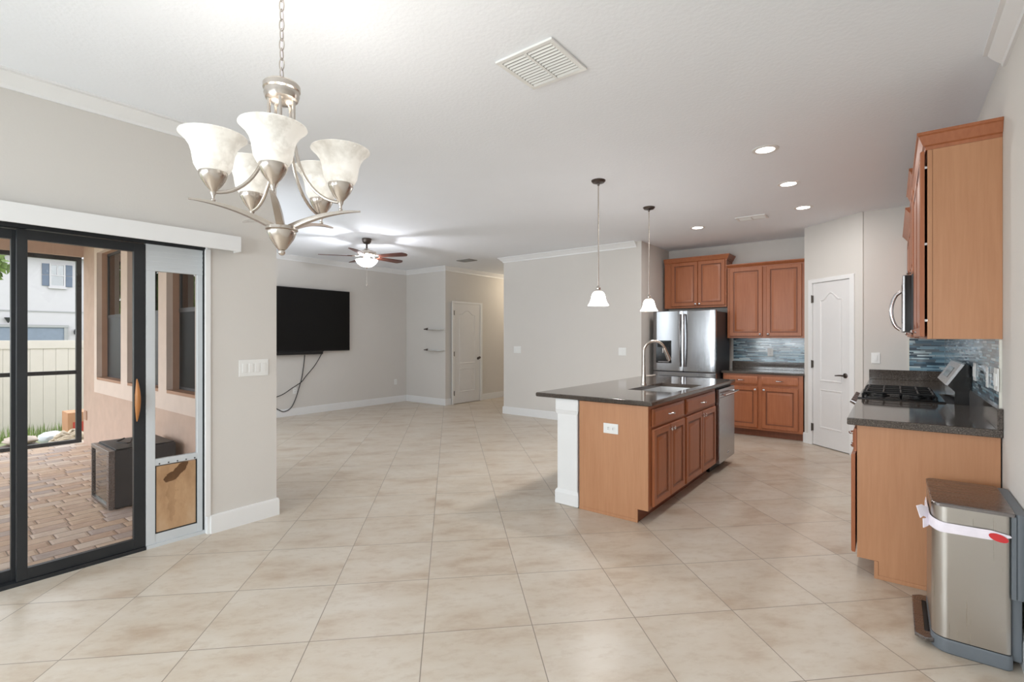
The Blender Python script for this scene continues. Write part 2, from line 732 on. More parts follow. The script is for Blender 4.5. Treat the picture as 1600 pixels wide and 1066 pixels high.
m.box(-3.06, -2.96, 7.06, 8.2, 0, CH)
m.box(-5.59, -5.49, 7.06, 10.3, 0, CH)
struct(m.build('wall_divider', 'wall_paint', angle=0))
m = MB()
m.box(-2.96, -0.82, 8.1, 8.2, 0, CH)
struct(m.build('wall_kitchen_back', 'wall_paint', angle=0))
PA, PB = Vector((-0.92, 7.474)), Vector((-0.271, 6.882))
PT = (PB - PA).normalized()
PN = Vector((PT.y, -PT.x))          # towards the room
PN = PN if PN.y < 0 else -PN
PD0, PD1, PDZ = 0.142, 0.705, 2.075
m = MB()
def pant(s, o=0.0):
    p = PA + PT * s + PN * o
    return (p.x, p.y)
L_ = (PB - PA).length
for s0, s1, z0, z1 in ((0, PD0 - 0.005, 0, CH), (PD1 + 0.005, L_, 0, CH), (PD0 - 0.005, PD1 + 0.005, PDZ + 0.005, CH)):
    m.prism([pant(s0), pant(s1), pant(s1, -0.1), pant(s0, -0.1)], z0, z1)
m.box(-0.92, -0.82, 7.53, 8.1, 0, CH)
struct(m.build('wall_pantry', 'wall_paint', angle=0))
m = MB()
m.box(-0.262, XR, 6.882, 6.98, 0, CH)
struct(m.build('wall_range_end', 'wall_paint', angle=0))

# crown mouldings and baseboards
CROWN = [(0, CH - 0.088), (0.012, CH - 0.088), (0.016, CH - 0.070), (0.030, CH - 0.058), (0.056, CH - 0.030), (0.064, CH - 0.016),
         (0.082, CH - 0.012), (0.082, CH), (0, CH)]
tn = [0]
def crown(path, side):
    tn[0] += 1
    mm = MB()
    mm.sweep(path, CROWN, side)
    struct(mm.build('trim_%d' % tn[0], 'trim_white', angle=25))
crown([(XL, YB), (XL, 1.9), (-8.36, 1.9), (-8.36, 7.03), (-7.16, 7.03), (-7.16, 10.3)], -1)
crown([(-3.035, 6.96), (-5.59, 6.96), (-5.59, 10.3)], 1)
crown([(XR, YB), (XR, 3.43)], 1)

BASE = [(0, 0), (0.016, 0), (0.016, 0.115), (0.011, 0.130), (0, 0.130)]
def baseboard(name, path, side):
    mm = MB()
    mm.sweep(path, BASE, side)
    struct(mm.build('baseboard_' + name, 'trim_white', angle=25))
baseboard('left', [(XL, DO1 + 0.0), (XL, 1.9), (-8.36, 1.9), (-8.36, 7.03), (-7.16, 7.03), (-7.16, 7.176)], -1)
baseboard('left_rear', [(XL, YB), (XL, DO0)], -1)
baseboard('hall', [(-7.16, 8.126), (-7.16, 10.3)], -1)
baseboard('divider', [(-2.96, 7.3), (-2.96, 6.96), (-5.59, 6.96), (-5.59, 10.3)], 1)
baseboard('right', [(XR, YB), (XR, 3.5)], 1)
baseboard('pantry', [(-0.92, 7.53), pant(0), pant(0.077)], -1)
baseboard('back', [(XR, YB), (XL, YB)], -1)


# ------------------------------------------------------------------ panel doors
def arch_ring(x0, x1, z0, z1, rise, i, y, n=14):
    """outline of a panel with an eyebrow arch top, inset by i"""
    pts = [(x0 + i, y, z0 + i), (x1 - i, y, z0 + i)]
    for k in range(n + 1):
        t = k / n
        x = (x1 - i) + ((x0 + i) - (x1 - i)) * t
        u = abs(2 * t - 1)
        s = 0.5 * (1 + cos(pi * min(1, u / 0.8)))
        pts.append((x, y, z1 - i + rise * s))
    return pts


def panel_door(name, wd, ht, place, hinge_left=True, knob='lever', casing=(0.065, 0.065, 0.05)):
    """place = matrix from local (x along wall, -y to the room) to world"""
    m = MB()
    m.box(0, wd, 0.0, 0.035, 0.012, ht)
    d = struct(m.build(name, 'door_white', angle=0, xf=None))
    d.matrix_world = place
    st = 0.20 * wd
    prof = [(0, 0.001), (0.004, -0.007), (0.012, -0.007), (0.022, 0.001), (0.036, 0.0008), (0.055, -0.005)]
    m = MB()
    m.loft([arch_ring(st, wd - st, 0.83, ht - 0.215, 0.085, i, y) for i, y in prof])
    m.build('upper_panel', 'door_white', d, angle=30)
    m = MB()
    m.rectrings(st, wd - st, 0.24, 0.73, prof)
    m.build('lower_panel', 'door_white', d, angle=30)
    # casing
    cl, cr, ct = casing
    m = MB()
    for x0, x1, z0, z1 in ((-cl - 0.003, -0.003, 0, ht + 0.003 + ct), (wd + 0.003, wd + 0.003 + cr, 0, ht + 0.003 + ct), (-0.003, wd + 0.003, ht + 0.003, ht + 0.003 + ct)):
        m.box(x0, x1, -0.016, 0.0, z0, z1, 0.004)
    m.box(-0.004, wd + 0.004, 0.034, 0.06, 0, ht + 0.003)
    m.build('casing', 'trim_white', d, angle=30)
    hx = -0.002 if hinge_left else wd + 0.002
    for hz in (0.23, 1.04, ht - 0.2):
        m = MB()
        m.box(hx - 0.012, hx + 0.012, -0.020, 0.0, hz - 0.045, hz + 0.045, 0.002)
        m.lathe([(0.006, -0.05), (0.006, 0.05)], 10, (hx, -0.022, hz))
        m.build('hinge', 'bronze_hinge', d)
    kx = wd - 0.065 if hinge_left else 0.065
    sg = -1 if hinge_left else 1
    m = MB()
    m.lathe([(0.030, 0.0), (0.030, -0.008), (0.024, -0.014), (0.010, -0.016), (0.010, -0.045)], 20, (kx, 0, 0.925), 'y')
    if knob == 'lever':
        m.tube([(kx, -0.045, 0.925), (kx + sg * 0.03, -0.05, 0.926), (kx + sg * 0.07, -0.05, 0.923), (kx + sg * 0.105, -0.047, 0.919)], [0.010, 0.009, 0.008, 0.006], 10)
    else:
        m.lathe([(0.012, -0.02), (0.024, -0.035), (0.028, -0.05), (0.022, -0.064), (0.004, -0.068)], 20, (kx, 0, 0.945), 'y')
    m.build('handle', 'dark_nickel', d)
    return d


ang = math.atan2(PT.y, PT.x)
p0 = PA + PT * PD0 - PN * 0.004
panel_door('door_1', PD1 - PD0, PDZ, Matrix.Translation((p0.x, p0.y, 0)) @ Matrix.Rotation(ang, 4, 'Z'))
# hall door: wall faces +x, so local x runs along +y
panel_door('door_2', 0.81, 2.085, Matrix.Translation((-7.128, 7.236, 0)) @ Matrix.Rotation(pi / 2, 4, 'Z'), True, 'knob', (0.058, 0.066, 0.042))

# ------------------------------------------------------------------ sliding glass door
DX = -3.885
door = thing('door_3', '', '', (DX, 0, 0))
for k_ in ('label', 'category'):
    del door[k_]
struct(door)
m = MB()
m.box(-0.05, 0.05, DO0, DO1, 1.995, DOZ)            # head
m.box(-0.05, 0.05, DO0, 1.063, 0.0, 0.022)
m.box(-0.05, 0.05, DO0, DO0 + 0.04, 0.022, 1.995)
m.box(-0.045, 0.03, 1.400, 1.412, 0.022, 1.995)
m.build('door_frame', 'black_metal', door, angle=0)
def sash(y0, y1, xo, name):
    mm = MB()
    mm.box(xo - 0.018, xo + 0.018, y0, y0 + 0.045, 0.022, 1.99, 0.003)
    mm.box(xo - 0.018, xo + 0.018, y1 - 0.062, y1, 0.022, 1.99, 0.003)
    mm.box(xo - 0.017, xo + 0.017, y0 + 0.04, y1 - 0.06, 0.022, 0.085, 0.003)
    mm.box(xo - 0.017, xo + 0.017, y0 + 0.04, y1 - 0.06, 1.935, 1.99, 0.003)
    f = mm.build(name, 'black_metal', door)
    mm = MB()
    mm.box(xo - 0.004, xo + 0.004, y0 + 0.04, y1 - 0.055, 0.08, 1.94)
    mm.build('glass_pane', 'pane_glass', f, angle=0)
    return f
sash(-0.62, 0.512, -0.022, 'fixed_sash')
sash(DO0 + 0.04, -0.58, -0.022, 'fixed_sash')
sl = sash(0.467, 1.063, 0.022, 'sliding_sash')
m = MB()
pts, rs = [], []
for i in range(13):
    t = i / 12
    pts.append((0.075 - 0.02 * (2 * t - 1) ** 2, 1.013, 0.845 + 0.272 * t))
    rs.append(0.003 + 0.013 * sin(pi * t) ** 0.9)
m.tube(pts, rs, 12)
m.box(0.04, 0.062, 1.006, 1.020, 0.94, 1.02)
hd = m.build('pull_handle', 'handle_wood', sl)
hd['label'] = 'spindle-shaped wooden pull handle'
m = MB()
m.box(XL - 0.004, XL + 0.012, DO1 - 0.035, DO1, 0.13, 2.0, 0.003)
m.box(XL - 0.15, XL, DO1 - 0.018, DO1, 0.0, 2.03)
struct(m.build('trim_4', 'trim_white', angle=0))

# pet-door panel
pet = thing('pet_door_panel', 'white pet door panel with amber flap fitted at the end of the sliding glass door', 'pet door', (DX + 0.022, 1.23, 0.022))
Y0, Y1 = -0.165, 0.168
m = MB()
m.box(-0.018, 0.018, Y0, Y0 + 0.052, 0, 1.80, 0.003)
m.box(-0.018, 0.018, Y1 - 0.034, Y1, 0, 1.80, 0.003)
m.box(-0.017, 0.017, Y0 + 0.05, Y1 - 0.032, 0, 0.062, 0.003)
m.box(-0.072, 0.026, Y0 + 0.001, 0.199, -0.022, 0.0)
m.box(-0.017, 0.017, Y0 + 0.05, Y1 - 0.032, 0.512, 0.555, 0.003)
m.build('panel_frame', 'white_aluminium', pet)
m = MB()
prof = []
for i in range(11):
    z = 1.80 + i * 0.0160
    m.box(-0.018, 0.018 - (0.003 if i % 2 else 0), Y0, Y1, z, z + 0.0160)
m.build('top_filler', 'white_aluminium', pet, angle=0)
m = MB()
m.box(-0.003, 0.003, Y0 + 0.05, Y1 - 0.032, 0.553, 1.802)
m.build('glass_pane', 'pane_glass', pet, angle=0)
m = MB()
m.box(0.006, 0.012, Y0 + 0.058, Y1 - 0.042, 0.066, 0.505)
m.build('flap', 'amber_vinyl', pet, angle=0)
m = MB()
m.box(-0.004, 0.014, Y0 + 0.052, Y0 + 0.058, 0.062, 0.51)
m.box(-0.004, 0.016, Y1 - 0.042, Y1 - 0.036, 0.062, 0.51)
m.box(-0.004, 0.014, Y0 + 0.052, Y1 - 0.036, 0.058, 0.07)
m.build('flap_seal', 'black_rubber', pet, angle=0)
m = MB()
for i in range(5):
    m.lathe([(0.005, 0.0), (0.004, 0.004)], 10, (0.017, Y0 + 0.075 + i * 0.052, 0.522), 'x')
m.build('screw', 'dark_grey_metal', pet)

# valance above the sliding door
val = thing('valance', 'long white box valance above the sliding glass door', 'valance', (XL, 0, 1.997))
m = MB()
m.box(0.092, 0.105, DO0 - 0.1, 1.594, 0, 0.108, 0.003)
m.box(0.001, 0.092, 1.582, 1.594, 0, 0.108, 0.002)
m.box(0.001, 0.092, DO0 - 0.1, DO0 - 0.088, 0, 0.108)
m.build('fascia_board', 'trim_white', val)
m = MB()
m.box(0.001, 0.092, DO0 - 0.088, 1.582, 0.09, 0.104)
m.build('head_rail', 'trim_white', val, angle=0)


# ------------------------------------------------------------------ electrical plates
def plate(name, label, cat, loc, rz, wdt, hgt, kind, gangs=1, group=None):
    """local: plate lies in XZ, faces -y"""
    t = thing(name, label, cat, loc, rz, group)
    mm = MB()
    mm.box(-wdt / 2, wdt / 2, -0.006, 0, -hgt / 2, hgt / 2, 0.003)
    mm.build('cover_plate', 'plastic_white', t)
    for g in range(gangs):
        gx = (g - (gangs - 1) / 2) * 0.046
        if kind == 'rocker':
            mm = MB()
            mm.box(gx - 0.016, gx + 0.016, -0.0105, -0.006, -0.033, 0.033, 0.002)
            mm.build('rocker', 'plastic_white', t)
        elif kind == 'outlet':
            mm = MB()
            for s in (-1, 1):
                mm.lathe([(0.016, -0.006), (0.015, -0.009)], 18, (gx, 0, s * 0.02), 'y')
            mm.build('socket', 'plastic_white', t)
            mm = MB()
            mm.bm.free()
            for s in (-1, 1):
                mm = MB()
                mm.box(gx - 0.007, gx - 0.004, -0.0096, -0.0088, s * 0.02 - 0.005, s * 0.02 + 0.005)
                mm.box(gx + 0.004, gx + 0.007, -0.0096, -0.0088, s * 0.02 - 0.005, s * 0.02 + 0.005)
                mm.build('slot_pair', 'dark_grey_metal', t, angle=0)
        elif kind == 'outlet_h':
            mm = MB()
            for s in (-1, 1):
                mm.lathe([(0.016, -0.006), (0.015, -0.009)], 18, (s * 0.02, 0, 0), 'y')
            mm.build('socket', 'plastic_white', t)
            mm = MB()
            mm.bm.free()
            for s in (-1, 1):
                mm = MB()
                mm.box(s * 0.02 - 0.005, s * 0.02 + 0.005, -0.0096, -0.0088, -0.007, -0.004)
                mm.box(s * 0.02 - 0.005, s * 0.02 + 0.005, -0.0096, -0.0088, 0.004, 0.007)
                mm.build('slot_pair', 'dark_grey_metal', t, angle=0)
    return t


plate('light_switch', 'wide white four-gang switch plate on the wall beside the sliding door', 'light switch', (XL, 1.728, 1.155), pi / 2, 0.215, 0.125, 'rocker', 4)
plate('light_switch', 'wide white switch plate near the left corner of the long grey wall', 'light switch', (-5.277, 6.96, 1.163), 0, 0.16, 0.118, 'rocker', 3)
plate('light_switch', 'white two-rocker switch plate on the grey wall to the left of the kitchen tap', 'light switch', (-3.265, 6.96, 1.165), 0, 0.125, 0.118, 'rocker', 2)
plate('light_switch', 'single white switch plate on the wall right of the pantry door, over the range counter', 'light switch', (-0.152, 6.882, 1.15), 0, 0.082, 0.12, 'rocker', 1)
plate('wall_outlet', 'white outlet behind the hanging cables below the television', 'outlet', (-8.36, 4.505, 0.44), pi / 2, 0.072, 0.115, 'outlet')
plate('wall_outlet', 'white outlet low on the television wall near the inner corner', 'outlet', (-8.36, 6.733, 0.435), pi / 2, 0.072, 0.115, 'outlet')

# ------------------------------------------------------------------ television, soundbar, cables, shelves
tv = thing('television', 'large black flat television mounted on the left living-room wall', 'television', (-8.36, 4.83, 1.13), pi / 2)
m = MB()
m.box(-0.755, 0.74, -0.075, -0.03, 0, 1.13, 0.006)
m.build('bezel', 'black_rubber', tv)
m = MB()
m.box(-0.742, 0.727, -0.0775, -0.074, 0.018, 1.117, 0.001)
m.build('screen', 'tv_screen_black', tv)
m = MB()
m.box(-0.3, 0.3, -0.03, 0, 0.35, 0.75)
m.build('wall_mount', 'black_metal', tv, angle=0)
sb = thing('soundbar', 'slim black soundbar fixed under the television', 'soundbar', (-8.36, 4.5, 1.075), pi / 2)
m = MB()
m.box(-0.5, 0.49, -0.11, -0.045, 0, 0.052, 0.01)
m.build('housing', 'black_rubber', sb)
m = MB()
m.box(-0.35, 0.35, -0.0465, -0.0, 0.015, 0.035)
m.build('mount_bracket', 'black_metal', sb, angle=0)


def smooth_path(pts, sub=6):
    out = []
    P = [Vector(p) for p in pts]
    for i in range(len(P) - 1):
        a = P[max(i - 1, 0)]
        b = P[i]
        c = P[i + 1]
        d = P[min(i + 2, len(P) - 1)]
        for k in range(sub):
            t = k / sub
            out.append(0.5 * ((2 * b) + (c - a) * t + (2 * a - 5 * b + 4 * c - d) * t * t + (3 * b - a - 3 * c + d) * t ** 3))
    out.append(P[-1])
    return out


CX = -8.335
c1 = [(CX, 4.68, 1.068), (CX, 4.653, 0.835), (CX, 4.617, 0.632), (CX, 4.593, 0.553), (CX, 4.521, 0.332), (CX, 4.428, 0.15), (CX, 4.30, 0.095), (CX, 4.2, 0.14), (CX, 4.05, 0.24)]
m = MB()
m.tube(smooth_path(c1), 0.007, 8)
tag(m.build('power_cable', 'cable_black'), 'black cable under the television that droops to the baseboard', 'cable', 'television cables')
CX2 = -8.318
c2 = [(CX2, 5.03, 1.13), (CX2, 4.874, 0.883), (CX2, 4.701, 0.695), (CX2, 4.605, 0.587), (CX2, 4.428, 0.487), (CX2, 4.257, 0.391), (CX2, 4.05, 0.34)]
m = MB()
m.tube(smooth_path(c2), 0.007, 8)
tag(m.build('power_cable', 'cable_black'), 'black cable from the soundbar end crossing the other and running left', 'cable', 'television cables')


def wall_shelf(z, label):
    t = thing('wall_shelf', label, 'shelf', (-7.5, 7.03, z), 0, 'floating shelves on the narrow wall')
    mm = MB()
    poly = [(-0.16, 0.0), (0.32, 0.0)]
    for i in range(13):
        a = i / 12
        poly.append((0.32 - 0.48 * a, -0.012 - 0.115 * sin(pi * a) ** 0.6))
    mm.prism(poly, -0.012, 0.004)
    mm.build('shelf_board', 'glass_shelf_white', t)
    mm = MB()
    pts = [(0.31 - 0.46 * i / 12, -0.014 - 0.12 * sin(pi * i / 12) ** 0.6, -0.016) for i in range(13)]
    mm.tube(pts, 0.004, 8)
    mm.build('front_rail', 'nickel', t)
    mm = MB()
    mm.lathe([(0.018, 0), (0.018, -0.02), (0.01, -0.03), (0.01, -0.06)], 14, (-0.20, 0, 0.0), 'y')
    mm.tube([(-0.24, -0.05, 0.0), (-0.20, -0.055, 0.004), (-0.15, -0.03, 0.018)], 0.011, 8)
    mm.build('bracket', 'dark_nickel', t)


wall_shelf(1.55, 'upper of two slim curved shelves on the narrow wall by the hall door')
wall_shelf(1.12, 'lower of two slim curved shelves on the narrow wall by the hall door')


# ------------------------------------------------------------------ ceiling fittings
def vent(label, x, y, sx, sy, nsl, cols, name='ceiling_vent', vm='plastic_white'):
    t = thing(name, label, 'vent', (x, y, CH))
    mm = MB()
    b = 0.026
    mm.box(-sx / 2, sx / 2, -sy / 2, -sy / 2 + b, -0.012, 0, 0.003)
    mm.box(-sx / 2, sx / 2, sy / 2 - b, sy / 2, -0.012, 0, 0.003)
    mm.box(-sx / 2, -sx / 2 + b, -sy / 2 + b, sy / 2 - b, -0.012, 0, 0.003)
    mm.box(sx / 2 - b, sx / 2, -sy / 2 + b, sy / 2 - b, -0.012, 0, 0.003)
    for c in range(1, cols):
        cx = -sx / 2 + sx * c / cols
        mm.box(cx - 0.007, cx + 0.007, -sy / 2 + b, sy / 2 - b, -0.013, -0.003)
    mm.build('vent_frame', vm, t)
    mm = MB()
    mm.box(-sx / 2 + 0.01, sx / 2 - 0.01, -sy / 2 + 0.01, sy / 2 - 0.01, -0.0025, -0.0005)
    mm.build('backing', 'dark_grey_metal', t, angle=0)
    for i in range(nsl):
        yy = -sy / 2 + b + (sy - 2 * b) * (i + 0.5) / nsl
        h = (sy - 2 * b) / nsl
        mm = MB()
        mm.loft([[(-sx / 2 + b, yy - h * 0.04, -0.0035), (-sx / 2 + b, yy + h * 0.06, -0.0032), (-sx / 2 + b, yy + h * 0.38, -0.011), (-sx / 2 + b, yy + h * 0.28, -0.0118)],
                 [(sx / 2 - b, yy - h * 0.04, -0.0035), (sx / 2 - b, yy + h * 0.06, -0.0032), (sx / 2 - b, yy + h * 0.38, -0.011), (sx / 2 - b, yy + h * 0.28, -0.0118)]])
        mm.build('slat', vm, t, angle=0)


vent('large square white vent in the ceiling nearest the camera', -1.46, 2.137, 0.35, 0.345, 12, 2)
vent('small white ceiling vent above the kitchen between the recessed lights', -1.335, 6.40, 0.33, 0.2, 5, 2)
vent('small grey ceiling vent in front of the hall door', -6.28, 6.72, 0.33, 0.22, 5, 1, vm='vent_grey')


def can_light(x, y, label):
    t = thing('recessed_light', label, 'recessed light', (x, y, CH), 0, 'recessed ceiling lights in the kitchen')
    mm = MB()
    mm.lathe([(0.066, -0.001), (0.066, -0.006), (0.088, -0.006), (0.094, -0.003), (0.094, 0.0)], 32, cap0=False, cap1=False)
    mm.build('trim_ring', 'plastic_white', t)
    mm = MB()
    mm.lathe([(0.067, -0.005), (0.05, -0.0065), (0.001, -0.007)], 32, cap0=False)
    mm.build('lens', 'can_lens', t)
    lamp('downlight', 'AREA', (0, 0, -0.012), 7.6, (1, 0.98, 0.95), t, 0.06, shape='DISK', size=0.13)


can_light(-0.77, 4.15, 'nearest and largest recessed light in the row over the range')
can_light(-0.77, 5.207, 'middle recessed light in the row of three over the range')
can_light(-0.782, 6.255, 'farthest recessed light in the row of three, nearest the pantry door')
can_light(-2.016, 6.558, 'recessed light set apart in front of the refrigerator cabinet')

# warm ceiling lamp in the hall, round the corner
hl = thing('hall_light', 'round ceiling light in the hall beyond the white panel door', 'ceiling light', (-6.35, 9.3, CH))
m = MB()
m.lathe([(0.11, 0), (0.11, -0.02), (0.10, -0.03)], 28)
m.build('base', 'plastic_white', hl)
m = MB()
m.lathe([(0.10, -0.03), (0.09, -0.06), (0.05, -0.08), (0.001, -0.085)], 28)
m.build('diffuser', 'pendant_glass', hl)
lamp('hall_bulb', 'POINT', (0, 0, -0.16), 18, (1, 0.84, 0.62), hl, 0.06)


def pendant(x, y, label):
    t = thing('pendant_lamp', label, 'pendant lamp', (x, y, CH), 0, 'pendant lamps over the island')
    mm = MB()
    mm.lathe([(0.064, 0), (0.064, -0.008), (0.052, -0.022), (0.012, -0.03), (0.008, -0.05)], 28)
    mm.build('canopy', 'dark_nickel', t)
    mm = MB()
    mm.lathe([(0.0055, -0.04), (0.0055, -0.975)], 12)
    mm.build('rod', 'nickel', t)
    mm = MB()
    mm.lathe([(0.006, -0.965), (0.016, -0.972), (0.021, -0.985), (0.018, -1.0), (0.026, -1.006), (0.028, -1.018)], 20)
    mm.build('socket_cap', 'nickel', t)
    mm = MB()
    mm.lathe([(0.026, -1.012), (0.040, -1.020), (0.054, -1.036), (0.062, -1.062), (0.068, -1.092), (0.078, -1.118), (0.092, -1.138), (0.097, -1.146),
              (0.092, -1.144), (0.074, -1.116), (0.064, -1.09), (0.058, -1.06), (0.05, -1.038), (0.036, -1.024), (0.02, -1.018)], 32, cap0=False)
    mm.build('shade', 'pendant_glass', t)
    mm = MB()
    mm.sphere((0, 0, -1.07), 0.028, 1.2)
    mm.build('bulb', 'bulb_glass', t)
    lamp('pendant_bulb', 'POINT', (0, 0, -1.09), 34, (1, 0.97, 0.93), t, 0.05)


pendant(-2.129, 4.034, 'nearer of the two bell-shade pendant lamps over the island')
pendant(-2.128, 5.211, 'farther pendant lamp, hanging right of the other above the island sink')

# ceiling fan
fan = thing('ceiling_fan', 'ceiling fan with dark wooden blades and a lit bowl in the living room', 'ceiling fan', (-6.052, 4.351, CH))
m = MB()
m.lathe([(0.068, 0), (0.068, -0.02), (0.06, -0.05), (0.042, -0.072), (0.018, -0.08)], 28)
m.build('canopy', 'dark_nickel', fan)
m = MB()
m.lathe([(0.013, -0.07), (0.013, -0.155)], 14)
m.build('downrod', 'dark_nickel', fan)
m = MB()
m.lathe([(0.02, -0.145), (0.034, -0.15), (0.04, -0.165), (0.09, -0.178), (0.128, -0.19), (0.135, -0.215), (0.128, -0.238), (0.09, -0.25), (0.05, -0.254)], 36)
m.build('motor_housing', 'nickel', fan)
m = MB()
m.lathe([(0.05, -0.25), (0.055, -0.262), (0.045, -0.285), (0.03, -0.292)], 24)
m.build('light_kit', 'nickel', fan)
base_a = THETA
for k in range(5):
    a = base_a + radians(-18 + 72 * k)
    rot = Matrix.Rotation(a, 4, 'Z')
    m = MB()
    tl = radians(-11)
    n = 12
    top, bot = [], []
    outl = []
    for i in range(n + 1):
        t = i / n
        x = 0.20 + 0.46 * t
        hw = 0.048 + 0.020 * min(1, t * 1.3)
        if t > 0.88:
            hw *= sqrt(max(0.02, 1 - ((t - 0.88) / 0.125) ** 2))
        outl.append((x, hw))
    ring = [(x, h) for x, h in outl] + [(x, -h) for x, h in reversed(outl)]
    def P3(x, h, dz):
        return (x, h * cos(tl), -0.262 + h * sin(tl) + dz)
    m.loft([[P3(x, h, -0.004) for x, h in ring], [P3(x, h, 0.004) for x, h in ring]])
    bl = m.build('blade', 'fan_blade_wood', fan, xf=rot)
    m = MB()
    m.tube([(0.09, 0, -0.245), (0.13, 0, -0.262), (0.19, 0, -0.255), (0.27, 0, -0.256)], [0.018, 0.014, 0.022, 0.012], 8, flat=0.35)
    m.build('blade_iron', 'nickel', bl, xf=rot)
m = MB()
m.lathe([(0.155, -0.308), (0.160, -0.312), (0.156, -0.322), (0.145, -0.342), (0.125, -0.368), (0.096, -0.392), (0.055, -0.410), (0.001, -0.416)], 36, cap0=False)
m.build('bowl_shade', 'fan_glass', fan)
m = MB()
m.lathe([(0.012, -0.413), (0.014, -0.424), (0.006, -0.436), (0.001, -0.44)], 14)
m.build('finial', 'nickel', fan)
m = MB()
m.tube([(0, 0, -0.436), (0, 0, -0.66)], 0.0022, 6)
m.lathe([(0.002, -0.655), (0.007, -0.665), (0.008, -0.68), (0.003, -0.692)], 10)
m.build('pull_chain', 'nickel', fan)
lamp('fan_bulb', 'POINT', (0.0, 0, -0.318), 42, (0.94, 0.95, 1.0), fan, 0.025)

# ------------------------------------------------------------------ chandelier
CHX, CHY = -1.80, 0.92
ch = thing('chandelier', 'brushed nickel chandelier with five marbled glass bell shades hanging on a chain', 'chandelier', (CHX, CHY, 0))
m = MB()
m.lathe([(0.065, CH), (0.065, CH - 0.01), (0.05, CH - 0.025), (0.014, CH - 0.032)], 28)
m.build('canopy', 'nickel', ch)
m = MB()
z = CH - 0.03
k = 0
while z > 2.365:
    a = 0 if k % 2 == 0 else pi / 2
    pts = []
    for i in range(14):
        t = 2 * pi * i / 14
        rr = 0.0095 * cos(t)
        pts.append((rr * cos(a + 0.5), rr * sin(a + 0.5), z - 0.022 + 0.0225 * sin(t)))
    m.tube(pts, 0.0022, 6, closed=True)
    z -= 0.0365
    k += 1
m.build('chain', 'nickel', ch)
m = MB()
m.tube([(0, 0, CH - 0.03), (0.004, 0.003, 2.62), (-0.003, 0.002, 2.48), (0, 0, 2.33)], 0.002, 6)
m.build('lamp_cord', 'bin_liner', ch)
m = MB()
m.lathe([(0.006, 2.352), (0.014, 2.348), (0.020, 2.338), (0.058, 2.33), (0.0645, 2.322), (0.0645, 2.305), (0.060, 2.30), (0.0615, 2.288), (0.056, 2.270), (0.040, 2.258), (0.012, 2.252)], 36)
m.build('top_collar', 'nickel', ch)
m = MB()
m.lathe([(0.0345, 1.80), (0.055, 1.795), (0.056, 1.784), (0.049, 1.780), (0.050, 1.772), (0.042, 1.752), (0.026, 1.728), (0.018, 1.716), (0.012, 1.710)], 36)
m.sphere((0, 0, 1.702), 0.0125)
m.build('bottom_hub', 'nickel', ch)
A0 = radians(-33.8)
for k in range(5):
    a = A0 + k * radians(72)
    rot = Matrix.Rotation(a, 4, 'Z')
    m = MB()
    pts = [(0.044, 0, 2.265), (0.044, 0, 2.19)]
    for i in range(15):
        t = i / 14 * pi / 2
        pts.append((0.046 + 0.173 * (1 - cos(t)), 0, 2.15 - 0.262 * sin(t)))
    m.tube(pts, 0.0062, 10)
    arm = m.build('arm', 'nickel', ch, xf=rot)
    R_ = 0.219
    m = MB()
    m.sphere((R_, 0, 1.860), 0.0075)
    m.lathe([(0.004, 1.865), (0.005, 1.875), (0.009, 1.882), (0.011, 1.893), (0.024, 1.908), (0.037, 1.928), (0.042, 1.940), (0.0445, 1.946), (0.0445, 1.956), (0.036, 1.957)], 30, (R_, 0, 0))
    m.build('cup', 'nickel', arm, xf=rot)
    m = MB()
    outer = [(0.038, 1.952), (0.050, 1.960), (0.059, 1.978), (0.063, 2.000), (0.066, 2.020), (0.073, 2.042), (0.086, 2.062), (0.101, 2.076), (0.1055, 2.080)]
    inner = [(r - 0.004, z_ + 0.002) for r, z_ in reversed(outer)]
    m.lathe(outer + [(0.104, 2.083)] + inner, 40, (R_, 0, 0), cap0=False, cap1=False)
    m.build('shade', 'alabaster_glass', arm, xf=rot, angle=60)
    m = MB()
    m.sphere((R_, 0, 2.0), 0.026, 1.25)
    m.build('bulb', 'bulb_glass', arm, xf=rot)
    # curved flat blade under the arm
    m = MB()
    rings = []
    n = 18
    for i in range(n + 1):
        t = i / n
        r = 0.03 + 0.262 * t
        zz = 1.792 + 0.062 * (1 - (1 - t) ** 2.1)
        w_ = 0.014 * (1 - 0.80 * t ** 2.2)
        sl_ = 0.062 * 2.1 * (1 - t) ** 1.1 / 0.262
        th_ = 0.0095 * (1 - 0.72 * t)
        nx, nz = -sl_ / sqrt(1 + sl_ ** 2), 1 / sqrt(1 + sl_ ** 2)
        rings.append([(r + nx * th_, w_, zz + nz * th_), (r + nx * th_, -w_, zz + nz * th_), (r - nx * th_, -w_ * 0.9, zz - nz * th_), (r - nx * th_, w_ * 0.9, zz - nz * th_)])
    m.loft(rings)
    m.build('curved_blade', 'nickel', ch, xf=rot)
    lamp('chandelier_bulb', 'POINT', (R_ * cos(a), R_ * sin(a), 2.03), 2.4, (1, 0.96, 0.90), ch, 0.03)


# ------------------------------------------------------------------ cabinet parts
DOORP = [(0, 0), (0, -0.015), (0.005, -0.020), (0.050, -0.020), (0.055, -0.0135), (0.064, -0.0120), (0.068, -0.0120), (0.094, -0.0185), (0.098, -0.0185)]
DRAWP = [(0, 0), (0, -0.012), (0.004, -0.0145), (0.016, -0.0175), (0.020, -0.020)]


def knob(x, z, parent, y=-0.0205):
    mm = MB()
    mm.lathe([(0.006, 0), (0.006, -0.010), (0.0145, -0.016), (0.016, -0.022), (0.011, -0.028), (0.002, -0.030)], 18, (x, y, z), 'y')
    mm.build('knob', 'chrome', parent)


